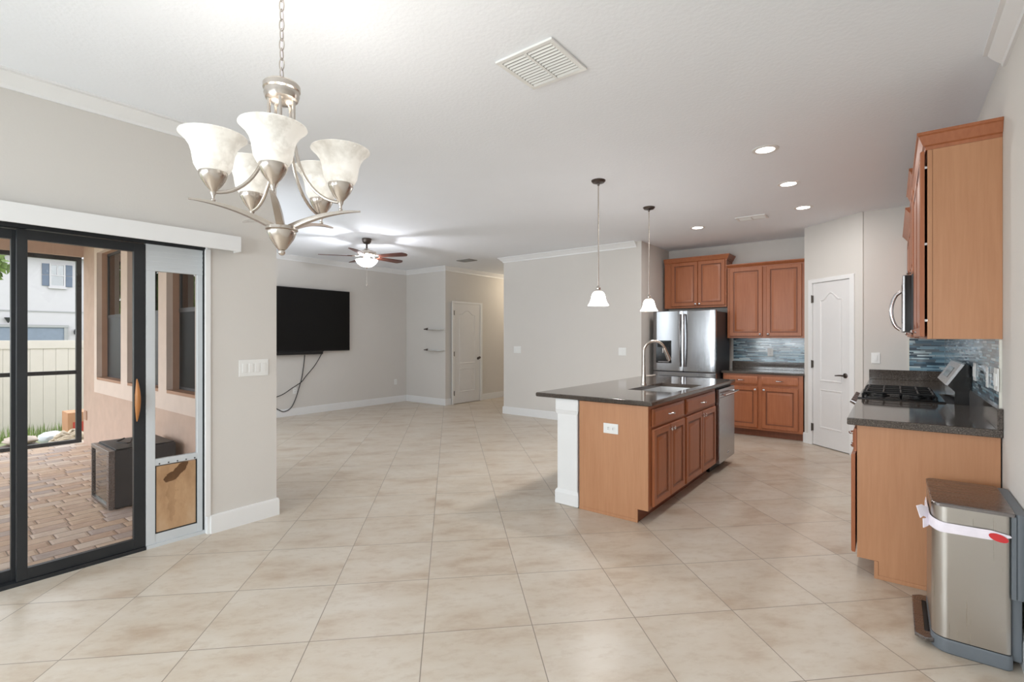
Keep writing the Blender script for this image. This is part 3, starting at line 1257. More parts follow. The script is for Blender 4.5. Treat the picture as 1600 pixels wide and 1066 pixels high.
def pull(x, z, parent, y=-0.0205):
    mm = MB()
    pts = [(x - 0.045, y, z), (x - 0.042, y - 0.016, z), (x - 0.025, y - 0.024, z), (x, y - 0.027, z), (x + 0.025, y - 0.024, z), (x + 0.042, y - 0.016, z), (x + 0.045, y, z)]
    mm.tube(pts, [0.006, 0.005, 0.007, 0.008, 0.007, 0.005, 0.006], 10)
    mm.build('pull', 'chrome', parent)


def cab_door(root, x0, x1, z0, z1, ks, kz, y=-0.003):
    mm = MB()
    mm.rectrings(x0, x1, z0, z1, [(i, yy + y) for i, yy in DOORP])
    d = mm.build('door', 'maple_solid', root, angle=20)
    # darker glazed groove around the raised panel
    mm = MB()
    q = [(0.0535, -0.0150), (0.0550, -0.0142), (0.0645, -0.0126), (0.0690, -0.0128)]
    mm.bm.free()
    mm = MB()
    rings = []
    for i, yy in [(0.0515, -0.0203), (0.0555, -0.0139), (0.0640, -0.0124), (0.0690, -0.0126)]:
        yy += y - 0.0004
        rings.append([(x0 + i, yy, z0 + i), (x1 - i, yy, z0 + i), (x1 - i, yy, z1 - i), (x0 + i, yy, z1 - i)])
    mm.loft(rings, False, False)
    mm.build('glazed_groove', 'maple_glaze', d, angle=20)
    if ks:
        kx = x0 + 0.028 if ks == 'l' else x1 - 0.028
        knob(kx, kz, d, y - 0.0205)
    return d


def cab_drawer(root, x0, x1, z0, z1, y=-0.003, handle=True):
    mm = MB()
    mm.rectrings(x0, x1, z0, z1, [(i, yy + y) for i, yy in DRAWP])
    d = mm.build('drawer', 'maple_solid', root, angle=20)
    if handle:
        pull((x0 + x1) / 2, (z0 + z1) / 2, d, y - 0.0205)
    return d


def base_cab(label, loc, rz, w_, dep, doors, drawers, top=0.872, toe=0.1, toein=0.085, side=None, group=None, inner=None, gap=0.003):
    t = thing('base_cabinet', label, 'cabinet', loc, rz, group)
    mm = MB()
    if inner is None:
        mm.box(0, w_, 0, dep, toe, top)
    else:                                   # open-topped unit below the sink
        mm.box(0, w_, 0, 0.02, toe, top)
        mm.box(0, w_, dep - 0.02, dep, toe, top)
        mm.box(0, w_, 0.02, dep - 0.02, toe, toe + 0.02)
        mm.box(0, 0.018, 0.02, dep - 0.02, toe + 0.02, inner[0])
        mm.box(w_ - 0.018, w_, 0.02, dep - 0.02, toe + 0.02, inner[1])
    mm.build('carcass', 'maple_solid', t, angle=0)
    mm = MB()
    mm.box(0, w_, toein, dep, 0, toe)
    mm.build('toe_kick', 'maple_glaze', t, angle=0)
    for x0, x1, z0, z1, ks in doors:
        cab_door(t, x0, x1, z0, z1, ks, z1 - 0.035, -gap)
    for x0, x1, z0, z1 in drawers:
        cab_drawer(t, x0, x1, z0, z1)
    if side is not None:                    # finished end panel ('l' or 'r')
        sx = (-0.008, 0.0) if side == 'l' else (w_, w_ + 0.008)
        mm = MB()
        poly = [(0.0, toe), (toein - 0.005, toe), (toein - 0.005, 0.0), (dep, 0.0), (dep, top), (0.0, top)]
        mm.prism(poly, sx[0], sx[1], 'x')
        mm.build('end_panel', 'maple_veneer', t, angle=0)
        ox = (-0.013, -0.008) if side == 'l' else (w_ + 0.008, w_ + 0.013)
        mm = MB()
        mm.box(ox[0], ox[1], toein + 0.014, dep, 0, 0.022, 0.0015)
        mm.box(ox[0], ox[1], toein - 0.005, toein + 0.014, 0, toe, 0.0015)
        mm.build('scribe_moulding', 'maple_veneer', t)
    return t


def wall_cab(label, loc, rz, w_, dep, h, doors, crown_h=0.055, crown_sides='', side=None, kz=0.03, crown_out=0.05, gap=0.003):
    t = thing('wall_cabinet', label, 'cabinet', loc, rz)
    mm = MB()
    mm.box(0, w_, 0, dep, 0, h)
    mm.build('carcass', 'maple_solid', t, angle=0)
    for x0, x1, z0, z1, ks in doors:
        d_ = cab_door(t, x0, x1, z0, z1, ks, z0 + 0.03, -gap)
        if gap > 0.005:
            for hz in (z0 + 0.09, (z0 + z1) / 2, z1 - 0.09):
                mm = MB()
                mm.box(x1 - 0.012, x1 - 0.002, -gap - 0.002, 0.001, hz - 0.006, hz + 0.006)
                mm.build('hinge', 'chrome', d_, angle=0)
    pr = [(0, h - 0.035), (0.008, h - 0.035), (0.010, h - 0.018), (0.020, h - 0.012), (crown_out - 0.008, h + crown_h - 0.020), (crown_out, h + crown_h - 0.014), (crown_out, h + crown_h), (0, h + crown_h)]
    path = [(0, 0), (w_, 0)]
    if 'l' in crown_sides:
        path = [(0, dep)] + path
    if 'r' in crown_sides:
        path = path + [(w_, dep)]
    mm = MB()
    mm.sweep(path, pr, -1)
    mm.build('crown', 'maple_solid', t, angle=20)
    if side is not None:
        sx = (-0.008, 0.0) if side == 'l' else (w_, w_ + 0.008)
        mm = MB()
        mm.box(sx[0], sx[1], 0.022, dep, 0, h - 0.036)
        mm.build('end_panel', 'maple_veneer', t, angle=0)
        mm = MB()
        mm.box(sx[0] - (0.001 if side == 'l' else 0), sx[1] + (0.001 if side == 'r' else 0), 0.0, 0.0205, 0, h - 0.036, 0.001)
        mm.build('end_stile', 'maple_veneer', t)
    return t


# ------------------------------------------------------------------ island
RZ = pi / 2      # fronts face +x, local x runs along +y
base_cab('island base cabinet at the near end, with a plain wood side panel', (-1.424, 3.478, 0), RZ, 0.762, 0.578,
         [(0.055, 0.398, 0.118, 0.695, 'r'), (0.404, 0.742, 0.118, 0.695, 'l')], [(0.055, 0.735, 0.715, 0.846)], side='l', group='island base cabinets', inner=(0.872, 0.64))
base_cab('island base cabinet under the sink, between the end unit and the dishwasher', (-1.424, 4.240, 0), RZ, 0.95, 0.578,
         [(0.022, 0.463, 0.118, 0.695, 'r'), (0.469, 0.905, 0.118, 0.695, 'l')], [(0.03, 0.895, 0.715, 0.846)], group='island base cabinets', inner=(0.64, 0.872))
plate('wall_outlet', 'horizontal white outlet on the wooden end of the island', 'outlet', (-1.723, 3.470, 0.678), 0, 0.125, 0.078, 'outlet_h')

dw = thing('dishwasher', 'stainless steel dishwasher with bar handle at the far end of the island', 'dishwasher', (-1.424, 5.196, 0), RZ)
m = MB()
m.box(0.004, 0.60, 0.0, 0.56, 0.10, 0.868)
m.box(0.02, 0.585, 0.06, 0.5, 0.0, 0.10)
m.build('tub', 'black_metal', dw, angle=0)
m = MB()
m.box(0.012, 0.594, -0.042, -0.002, 0.098, 0.856, 0.006)
dd = m.build('door', 'steel_brushed', dw)
m = MB()
m.box(0.020, 0.586, -0.0435, -0.0425, 0.765, 0.77)
m.build('vent_line', 'black_metal', dd, angle=0)
m = MB()
m.tube([(0.03, -0.085, 0.802), (0.30, -0.09, 0.802), (0.575, -0.085, 0.802)], 0.0115, 14)
for hx in (0.055, 0.55):
    m.lathe([(0.009, -0.04), (0.009, -0.085)], 12, (hx, 0, 0.802), 'y')
m.build('bar_handle', 'chrome', dw)
m = MB()
m.box(0.30, 0.36, -0.0445, -0.042, 0.155, 0.180, 0.001)
bdg = m.build('badge', 'badge_silver', dd)
m = MB()
for i, wv in enumerate((0.008, 0.005, 0.007, 0.006, 0.008)):
    m.box(0.306 + i * 0.0105, 0.306 + i * 0.0105 + wv, -0.0452, -0.0444, 0.163, 0.172)
m.build('badge_lettering', 'dark_grey_metal', bdg, angle=0)

CT0, CT1 = 0.880, 0.915
isl = thing('island_countertop', 'dark speckled stone countertop of the island, overhanging a white post', 'countertop', (0, 0, 0))
SX0, SX1, SY0, SY1 = -1.885, -1.475, 4.12, 4.93
cx0, cx1, cy0, cy1 = -2.408, -1.382, 3.435, 5.83
m = MB()
# slab with a sink cut-out: rounded outer edge
def slab_with_hole(m, ox0, ox1, oy0, oy1, ix0, ix1, iy0, iy1, z0, z1, r=0.012):
    rings = []
    for ins, zz in ((0.006, z0), (0.0, z0 + 0.007), (0.0, z1 - 0.008), (0.003, z1 - 0.003), (0.008, z1)):
        rings.append([(ox0 + ins, oy0 + ins, zz), (ox1 - ins, oy0 + ins, zz), (ox1 - ins, oy1 - ins, zz), (ox0 + ins, oy1 - ins, zz)])
    hole = [(0.0, z1), (0.0, z0)]
    for ins, zz in hole:
        rings.append([(ix0, iy0, zz), (ix1, iy0, zz), (ix1, iy1, zz), (ix0, iy1, zz)])
    rings.append(rings[0])
    m.loft(rings, False, False)
slab_with_hole(m, cx0, cx1, cy0, cy1, SX0, SX1, SY0, SY1, CT0, CT1)
bmesh.ops.remove_doubles(m.bm, verts=m.bm.verts, dist=1e-5)
m.build('slab', 'quartz_dark', isl, angle=40)

snk = thing('kitchen_sink', 'undermounted stainless sink set in the island countertop', 'sink', (0, 0, 0))
m = MB()
rr = [(0.0, 0.8795), (0.004, 0.70), (0.03, 0.672)]
rings = [[(SX0 - 0.02, SY0 - 0.02, 0.8795), (SX1 + 0.02, SY0 - 0.02, 0.8795), (SX1 + 0.02, SY1 + 0.02, 0.8795), (SX0 - 0.02, SY1 + 0.02, 0.8795)]]
for ins, zz in rr:
    rings.append([(SX0 + ins, SY0 + ins, zz), (SX1 - ins, SY0 + ins, zz), (SX1 - ins, SY1 - ins, zz), (SX0 + ins, SY1 - ins, zz)])
m.loft(rings, False, True)
m.build('basin', 'steel_sink', snk, angle=30)
m = MB()
m.lathe([(0.045, 0.6735), (0.04, 0.675), (0.02, 0.674), (0.001, 0.674)], 20, (-1.68, 4.52, 0), cap0=False)
m.build('drain', 'chrome', snk)

fc = thing('kitchen_faucet', 'tall brushed nickel gooseneck tap on the island countertop', 'faucet', (-1.951, 4.649, CT1))
ca, sa = cos(THETA), sin(THETA)
def fdir(s, z):
    return (s * ca, s * sa, z)
m = MB()
m.lathe([(0.029, 0.0), (0.029, 0.008), (0.024, 0.016), (0.022, 0.05), (0.0185, 0.085), (0.015, 0.13), (0.0135, 0.20)], 24)
pts = [fdir(0, 0.19), fdir(0, 0.29)]
for i in range(15):
    t = pi - i / 14 * radians(163)
    pts.append(fdir(0.105 + 0.105 * cos(t), 0.325 + 0.105 * sin(t)))
m.tube(pts, 0.0132, 14)
m.build('spout', 'nickel', fc)
m = MB()
e = pts[-1]
d1, d2 = pts[-2], pts[-1]
dv = (Vector(d2) - Vector(d1)).normalized()
hp = [Vector(e) + dv * s for s in (-0.004, 0.01, 0.05, 0.11, 0.128)]
m.tube(hp, [0.014, 0.0165, 0.017, 0.020, 0.016], 16)
m.build('spray_head', 'nickel', fc)
m = MB()
m.tube([fdir(0.015, 0.082), fdir(0.05, 0.088), fdir(0.09, 0.093), fdir(0.115, 0.096)], [0.009, 0.0075, 0.006, 0.0055], 10)
m.build('lever', 'nickel', fc)

post = thing('island_post', 'square white post with moulded cap and base supporting the island countertop', 'post', (-2.123, 3.575, 0))
def sq(m, prof):
    m.loft([[(-r, -r, z_), (r, -r, z_), (r, r, z_), (-r, r, z_)] for r, z_ in prof])
m = MB()
m.box(-0.098, 0.098, -0.098, 0.098, 0.0, 0.88, 0.012, 3)
m.build('shaft', 'trim_white', post)
m = MB()
m.box(-0.11, 0.11, -0.11, 0.11, 0.775, 0.8785, 0.012, 3)
sq(m, [(0.0985, 0.748), (0.100, 0.752), (0.109, 0.778)])
m.build('cap', 'trim_white', post)
m = MB()
m.box(-0.113, 0.113, -0.113, 0.113, 0.0, 0.105, 0.010, 3)
sq(m, [(0.1115, 0.1), (0.104, 0.118), (0.0985, 0.125)])
m.build('plinth', 'trim_white', post)

# ------------------------------------------------------------------ back run of the kitchen
fr = thing('refrigerator', 'stainless french-door refrigerator with black sides and water dispenser', 'refrigerator', (-2.875, 7.19, 0))
m = MB()
m.box(0.008, 0.902, 0.075, 0.78, 0.04, 1.755, 0.004)
m.build('cabinet', 'fridge_side', fr)
m = MB()
m.box(0.03, 0.88, 0.10, 0.74, 0.0, 0.04)
m.build('base_grille', 'black_rubber', fr, angle=0)


def bowed(x0, x1, z0, z1, bow=0.012, xc=0.455, half=0.455):
    """door with a gently bowed front; hole-free"""
    mm = MB()
    n = 12
    prof = []
    for i in range(n + 1):
        x = x0 + (x1 - x0) * i / n
        prof.append((x, 0.0 + bow * ((x - xc) / half) ** 2))
    # round the outer vertical edges
    prof[0] = (x0, prof[0][1] + 0.008)
    prof[-1] = (x1, prof[-1][1] + 0.008)
    ring = prof + [(x1, 0.07), (x0, 0.07)]
    mm.loft([[(x, y + 0.004, z0) for x, y in ring], [(x, y, z0 + 0.006) for x, y in ring], [(x, y, z1 - 0.006) for x, y in ring], [(x, y + 0.004, z1) for x, y in ring]])
    return mm


ld = bowed(0.0, 0.451, 0.885, 1.772).build('left_door', 'steel_fridge', fr, angle=30)
rd = bowed(0.457, 0.908, 0.885, 1.772).build('right_door', 'steel_fridge', fr, angle=30)
fz = bowed(0.0, 0.908, 0.07, 0.872).build('freezer_drawer', 'steel_fridge', fr, angle=30)
for hx, par in ((0.425, ld), (0.483, rd)):
    m = MB()
    pts = []
    for i in range(11):
        t = i / 10
        pts.append((hx, -0.030 - 0.030 * sin(pi * t), 0.955 + 0.765 * t))
    m.tube(pts, 0.012, 12)
    m.lathe([(0.011, 0.012), (0.011, -0.03)], 10, (hx, 0, 0.962), 'y')
    m.lathe([(0.011, 0.012), (0.011, -0.03)], 10, (hx, 0, 1.713), 'y')
    m.build('handle', 'steel_dark', par)
m = MB()
m.tube([(0.07, -0.035, 0.80), (0.25, -0.05, 0.80), (0.455, -0.055, 0.80), (0.66, -0.05, 0.80), (0.84, -0.035, 0.80)], 0.012, 12)
for hx in (0.08, 0.83):
    m.lathe([(0.011, 0.012), (0.011, -0.036)], 10, (hx, 0, 0.80), 'y')
m.build('handle', 'steel_dark', fz)
m = MB()
m.box(0.05, 0.285, -0.006, 0.02, 1.0, 1.335, 0.006)
dp = m.build('dispenser', 'black_gloss', ld)
m = MB()
m.box(0.075, 0.26, -0.0075, 0.0, 1.235, 1.315, 0.004)
m.build('control_panel', 'tv_screen_black', dp)
m = MB()
m.box(0.085, 0.25, -0.016, -0.004, 1.012, 1.026, 0.003)
m.tube([(0.16, -0.008, 1.22), (0.16, -0.012, 1.15)], 0.012, 10)
m.build('drip_tray', 'steel_dark', dp)

wall_cab('short two-door wall cabinet above the refrigerator, taller than its neighbour', (-2.912, 7.78, 1.842), 0, 0.945, 0.32, 0.735,
         [(0.115, 0.523, 0.03, 0.715, 'r'), (0.529, 0.925, 0.03, 0.715, 'l')], crown_sides='r')
wall_cab('two-door wall cabinet above the back counter, between refrigerator and pantry', (-1.955, 7.78, 1.372), 0, 1.03, 0.32, 1.06,
         [(0.035, 0.478, 0.028, 1.03, 'r'), (0.526, 0.968, 0.028, 1.03, 'l')], crown_h=0.03)
base_cab('two-door base cabinet with drawers on the back wall beside the pantry door', (-1.935, 7.47, 0), 0, 1.0, 0.622,
         [(0.025, 0.455, 0.13, 0.695, 'r'), (0.508, 0.945, 0.13, 0.695, 'l')], [(0.025, 0.455, 0.728, 0.845), (0.508, 0.945, 0.728, 0.845)])
bc = thing('back_countertop', 'dark stone countertop with upstand on the back cabinet beside the refrigerator', 'countertop', (0, 0, 0))
m = MB()
m.box(-1.957, -0.924, 7.435, 8.099, 0.872, 0.905, 0.006)
m.build('slab', 'quartz_dark', bc)
m = MB()
m.box(-1.957, -0.924, 8.075, 8.099, 0.905, 1.02, 0.003)
m.build('upstand', 'quartz_dark', bc)
m = MB()
m.box(-1.945, -0.924, 8.09, 8.0995, 1.02, 1.371)
tag(m.build('mosaic_backsplash', 'mosaic_across', angle=0), 'blue glass mosaic backsplash on the back wall between counter and wall cabinet', 'backsplash')
plate('wall_outlet', 'white outlet in the blue mosaic on the back kitchen wall', 'outlet', (-1.432, 8.09, 1.16), 0, 0.075, 0.115, 'outlet')

# ------------------------------------------------------------------ right-hand run
RN = -pi / 2     # fronts face -x; local x runs along -y (far to near)
FX = -0.165
base_cab('base cabinet with plain wood end panel behind the waste bin', (FX, 4.605, 0), RN, 1.09, 0.60,
         [(0.03, 0.54, 0.118, 0.695, 'r'), (0.55, 1.078, 0.118, 0.695, 'l')], [(0.03, 0.54, 0.715, 0.846), (0.55, 1.078, 0.715, 0.846)], side='r', gap=0.010)
base_cab('base cabinet beyond the range, under the far counter corner', (FX, 6.87, 0), RN, 1.47, 0.60,
         [(0.05, 0.72, 0.118, 0.695, 'r'), (0.75, 1.42, 0.118, 0.695, 'l')], [(0.05, 0.72, 0.715, 0.846), (0.75, 1.42, 0.715, 0.846)])
for nm, y0, y1, lb in (('range_countertop', 3.47, 4.612, 'polished dark stone counter at the near side of the gas range'),
                       ('range_countertop', 5.388, 6.879, 'dark stone counter beyond the gas range, in the corner')):
    t = thing(nm, lb, 'countertop', (0, 0, 0))
    m = MB()
    m.box(-0.212, XR - 0.001, y0, y1, 0.8735, 0.915, 0.006)
    m.build('slab', 'quartz_dark', t)
    m = MB()
    m.box(XR - 0.024, XR - 0.001, y0 + (0.0 if y0 < 4 else 0.002), y1, 0.915, 1.022, 0.003)
    if y0 > 5:
        m.box(-0.212, XR - 0.024, 6.857, 6.8815, 0.915, 1.022, 0.003)
    m.build('upstand', 'quartz_dark', t)
m = MB()
m.box(XR - 0.009, XR - 0.0005, 3.53, 6.872, 1.022, 1.374)
ms = tag(m.build('mosaic_backsplash', 'mosaic_along_wall', angle=0), 'blue-grey mosaic backsplash along the right wall behind the gas range', 'backsplash')
m = MB()
m.box(XR - 0.011, XR - 0.0005, 3.52, 3.53, 1.022, 1.374)
m.build('edge_trim', 'bone_plastic', ms, angle=0)
m = MB()
m.box(0.142, XR - 0.0095, 6.872, 6.8815, 1.022, 1.374)
ms = tag(m.build('mosaic_backsplash', 'mosaic_across', angle=0), 'narrow blue mosaic backsplash on the end wall beyond the range', 'backsplash')
m = MB()
m.box(0.132, 0.142, 6.871, 6.8815, 1.022, 1.374)
m.build('edge_trim', 'bone_plastic', ms, angle=0)
XM = XR - 0.009
plate('light_switch', 'far white switch plate in the mosaic on the right wall', 'light switch', (XM, 4.46, 1.155), RN, 0.115, 0.118, 'rocker', 2)
plate('wall_outlet', 'middle white outlet in the mosaic on the right wall', 'outlet', (XM, 3.91, 1.155), RN, 0.075, 0.118, 'outlet')
plate('light_switch', 'nearest white switch plate at the end of the mosaic on the right wall', 'light switch', (XM - 0.004, 3.565, 1.165), RN, 0.12, 0.12, 'rocker', 2)

# gas range
rg = thing('gas_range', 'black and stainless gas range between the two right-hand counters', 'range', (0, 4.62, 0), 0)
W = 0.76
m = MB()
m.box(-0.17, 0.43, 0.003, W - 0.003, 0.03, 0.90)
for yy in (0.06, W - 0.06):
    for xx in (-0.1, 0.38):
        m.lathe([(0.018, 0.0), (0.018, 0.03)], 10, (xx, yy, 0))
m.build('body', 'black_metal', rg, angle=0)
m = MB()
m.box(-0.205, -0.172, 0.01, W - 0.01, 0.20, 0.78, 0.006)
od = m.build('oven_door', 'steel_brushed', rg)
m = MB()
m.box(-0.208, -0.204, 0.13, W - 0.13, 0.33, 0.62, 0.002)
m.build('oven_window', 'black_gloss', od)
m = MB()
m.tube([(-0.262, 0.05, 0.745), (-0.268, W / 2, 0.745), (-0.262, W - 0.05, 0.745)], 0.0125, 14)
for yy in (0.08, W - 0.08):
    m.lathe([(0.010, -0.265), (0.010, -0.2)], 10, (0, yy, 0.745), 'x')
m.build('oven_handle', 'chrome', od)
m = MB()
m.box(-0.205, -0.172, 0.01, W - 0.01, 0.04, 0.19, 0.006)
m.build('drawer', 'steel_brushed', rg)
m = MB()
m.prism([(-0.172, 0.79), (-0.225, 0.80), (-0.235, 0.84), (-0.20, 0.905), (-0.172, 0.905)], 0.006, W - 0.006, 'y')
m.build('control_rail', 'black_gloss', rg)
for i in range(5):
    m = MB()
    yy = 0.09 + i * (W - 0.18) / 4
    m.tube([(-0.222, yy, 0.868), (-0.240, yy, 0.877), (-0.262, yy, 0.888)], [0.024, 0.021, 0.018], 16)
    m.build('knob', 'steel_dark', rg)
m = MB()
m.box(-0.215, 0.30, 0.002, W - 0.002, 0.905, 0.925, 0.008, 3)
m.box(-0.17, 0.26, 0.04, W - 0.04, 0.925, 0.929, 0.003)
m.build('cooktop', 'black_gloss', rg)
for gy in (0.045, 0.395):
    m = MB()
    gw = 0.32
    for yy in (gy, gy + gw / 2, gy + gw):
        m.tube([(-0.185, yy, 0.945), (-0.175, yy, 0.962), (0.0, yy, 0.965), (0.24, yy, 0.962), (0.25, yy, 0.945)], 0.0075, 8)
    for xx in (-0.16, -0.055, 0.05, 0.15, 0.235):
        m.tube([(xx, gy, 0.948), (xx, gy + 0.02, 0.963), (xx, gy + gw / 2, 0.966), (xx, gy + gw - 0.02, 0.963), (xx, gy + gw, 0.948)], 0.0075, 8)
    for xx in (-0.183, 0.248):
        for yy in (gy + 0.004, gy + gw - 0.004):
            m.lathe([(0.008, 0.924), (0.009, 0.95)], 8, (xx, yy, 0))
    m.build('grate', 'cast_iron', rg)
for bx in (-0.07, 0.15):
    for by in (0.205, 0.555):
        m = MB()
        m.lathe([(0.05, 0.928), (0.05, 0.936), (0.036, 0.938), (0.034, 0.947), (0.001, 0.948)], 20, (bx, by, 0), cap0=False)
        m.build('burner', 'cast_iron', rg)
m = MB()
m.prism([(0.34, 0.905), (0.430, 0.905), (0.430, 1.15), (0.42, 1.188), (0.395, 1.197), (0.3925, 1.190), (0.3065, 1.043), (0.345, 1.0)], 0.004, W - 0.004, 'y')
m.build('backguard', 'black_gloss', rg, angle=20)
m = MB()
m.prism([(0.292, 1.050), (0.378, 1.197), (0.392, 1.1895), (0.306, 1.0425)], 0.0, W, 'y')
cp = m.build('control_console', 'steel_brushed', rg, angle=20)
m = MB()
m.prism([(0.3135, 1.0888), (0.3122, 1.0896), (0.3552, 1.1631), (0.3565, 1.1623)], 0.2, W - 0.2, 'y')
m.build('display', 'black_gloss', cp, angle=0)

# cabinets and microwave on the right wall
UX = 0.130
wall_cab('near wall cabinet on the right wall with a plain wood end panel', (UX + 0.019, 4.612, 1.375), RN, 1.104, XR - UX - 0.02, 1.065,
         [(0.02, 0.545, 0.012, 1.03, 'r'), (0.553, 1.096, 0.012, 1.03, 'l')], crown_h=0.055, crown_sides='r', side='r', crown_out=0.045, gap=0.011)
wall_cab('raised wall cabinet above the microwave', (UX + 0.007, 5.385, 1.852), RN, 0.766, XR - UX - 0.008, 0.70,
         [(0.02, 0.38, 0.012, 0.66, 'r'), (0.386, 0.746, 0.012, 0.66, 'l')], crown_h=0.055, crown_sides='lr', crown_out=0.045)
wall_cab('far wall cabinet in the corner beyond the microwave', (UX + 0.016, 6.872, 1.375), RN, 1.48, XR - UX - 0.017, 1.065,
         [(0.03, 0.72, 0.012, 1.03, 'r'), (0.73, 1.46, 0.012, 1.03, 'l')], crown_h=0.055, crown_out=0.062)
mw = thing('microwave', 'stainless over-the-range microwave with a bowed handle', 'microwave', (0, 4.622, 1.418), 0)
m = MB()
m.box(0.108, XR - 0.002, 0.0, 0.76, 0.0, 0.428, 0.003)
m.build('case', 'dark_grey_metal', mw)
m = MB()
m.box(0.056, 0.106, 0.0, 0.76, 0.004, 0.425, 0.008)
md = m.build('door', 'steel_brushed', mw)
m = MB()
m.box(0.053, 0.058, 0.10, 0.54, 0.07, 0.36, 0.002)
m.build('window', 'black_gloss', md)
m = MB()
m.box(0.070, 0.1075, -0.0015, 0.002, 0.008, 0.42)
m.build('side_strip', 'black_gloss', md, angle=0)
m = MB()
pts = []
for i in range(13):
    t = i / 12
    pts.append((0.046 - 0.056 * sin(pi * t) ** 0.55, 0.05, 0.02 + 0.285 * t))
m.tube(pts, 0.0145, 12, flat=0.9)
m.build('handle', 'chrome', mw)
m = MB()
m.lathe([(0.012, 0.0), (0.012, 0.012)], 12, (0.052, 0.05, 0.03), 'x')
m.bm.free()

# ------------------------------------------------------------------ waste bin and liner
bn = thing('waste_bin', 'brushed steel pedal bin with grey base standing against the wooden end panel', 'waste bin', (0.265, 3.105, 0))
BX0, BX1, BY0, BY1 = -0.128, 0.125, -0.238, 0.238


def rrect(x0, x1, y0, y1, r0, r1, n=6):
    """rounded rectangle; r0 on the front (-x) corners, r1 on the back corners"""
    pts = []
    for (cx, cy, r, a0) in ((x1 - r1, y1 - r1, r1, 0), (x0 + r0, y1 - r0, r0, 90), (x0 + r0, y0 + r0, r0, 180), (x1 - r1, y0 + r1, r1, 270)):
        for i in range(n + 1):
            a = radians(a0 + 90 * i / n)
            pts.append((cx + r * cos(a), cy + r * sin(a)))
    return pts


def ringz(pts, z, s=0.0):
    return [(x, y, z) for x, y in pts]


m = MB()
m.loft([ringz(rrect(BX0 + 0.004, BX1, BY0, BY1, 0.06, 0.02), 0.0), ringz(rrect(BX0 - 0.002, BX1 + 0.004, BY0 - 0.006, BY1 + 0.006, 0.06, 0.02), 0.006),
        ringz(rrect(BX0 - 0.002, BX1 + 0.004, BY0 - 0.006, BY1 + 0.006, 0.06, 0.02), 0.055), ringz(rrect(BX0, BX1, BY0 - 0.002, BY1 + 0.002, 0.06, 0.02), 0.062)])
m.build('base', 'grey_plastic', bn)
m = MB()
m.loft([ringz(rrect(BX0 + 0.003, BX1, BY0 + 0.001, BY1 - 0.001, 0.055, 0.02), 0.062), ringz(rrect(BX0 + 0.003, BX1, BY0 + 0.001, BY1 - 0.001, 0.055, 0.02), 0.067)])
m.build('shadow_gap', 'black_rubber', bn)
m = MB()
m.loft([ringz(rrect(BX0, BX1, BY0, BY1, 0.055, 0.02), 0.066), ringz(rrect(BX0, BX1, BY0, BY1, 0.055, 0.02), 0.5602)], True, False)
m.build('body', 'steel_bin', bn)
m = MB()
m.loft([ringz(rrect(BX0 - 0.001, BX1 - 0.0, BY0 - 0.001, BY1 + 0.001, 0.055, 0.02), 0.56), ringz(rrect(BX0 - 0.001, BX1 - 0.0, BY0 - 0.001, BY1 + 0.001, 0.055, 0.02), 0.640)])
m.build('rim', 'steel_bin', bn)
m = MB()
a_ = rrect(BX0 - 0.002, BX1 + 0.012, BY0 - 0.002, BY1 + 0.002, 0.03, 0.012)
m.loft([ringz(a_, 0.640), ringz(a_, 0.652), ringz(rrect(BX0 + 0.004, BX1 + 0.008, BY0 + 0.003, BY1 - 0.003, 0.028, 0.012), 0.656)])
m.build('lid', 'steel_dark', bn)
m = MB()
m.loft([ringz(rrect(BX1 + 0.0125, 0.172, BY0 + 0.004, BY1 - 0.004, 0.01, 0.02), zz) for zz in (0.30, 0.652)])
m.box(BX1, 0.16, BY0 + 0.03, BY1 - 0.03, 0.03, 0.30, 0.01)
m.box(BX1 - 0.002, BX1 + 0.0125, BY0 + 0.001, BY1 - 0.001, 0.30, 0.642)
m.build('hinge_housing', 'grey_plastic', bn)
m = MB()
m.loft([ringz([(BX0 - 0.058 + d_, BY0 + 0.03 + d_), (BX0 - 0.02, BY0 + 0.004 + d_), (BX0 + 0.01, BY0 + 0.02), (BX0 + 0.01, BY1 - 0.02), (BX0 - 0.02, BY1 - 0.004 - d_), (BX0 - 0.058 + d_, BY1 - 0.03 - d_)], zz)
        for d_, zz in ((0.004, 0.022), (0, 0.026), (0, 0.036), (0.004, 0.040))])
m.build('pedal', 'steel_dark', bn)
m = MB()
m.box(BX0 - 0.022, BX0 - 0.004, BY0 + 0.08, BY1 - 0.08, 0.0395, 0.043, 0.004)
m.build('pedal_slot', 'black_rubber', bn)
ln = thing('bin_liner', 'white and pink plastic bin bag edge hanging out under the bin lid', 'bin bag', (0.265, 3.105, 0))
m = MB()
out = rrect(BX0 - 0.006, BX1 + 0.004, BY0 - 0.006, BY1 + 0.006, 0.058, 0.02, 8)
idx = [i for i, p in enumerate(out) if p[0] < BX1 - 0.015]
N_ = len(out)
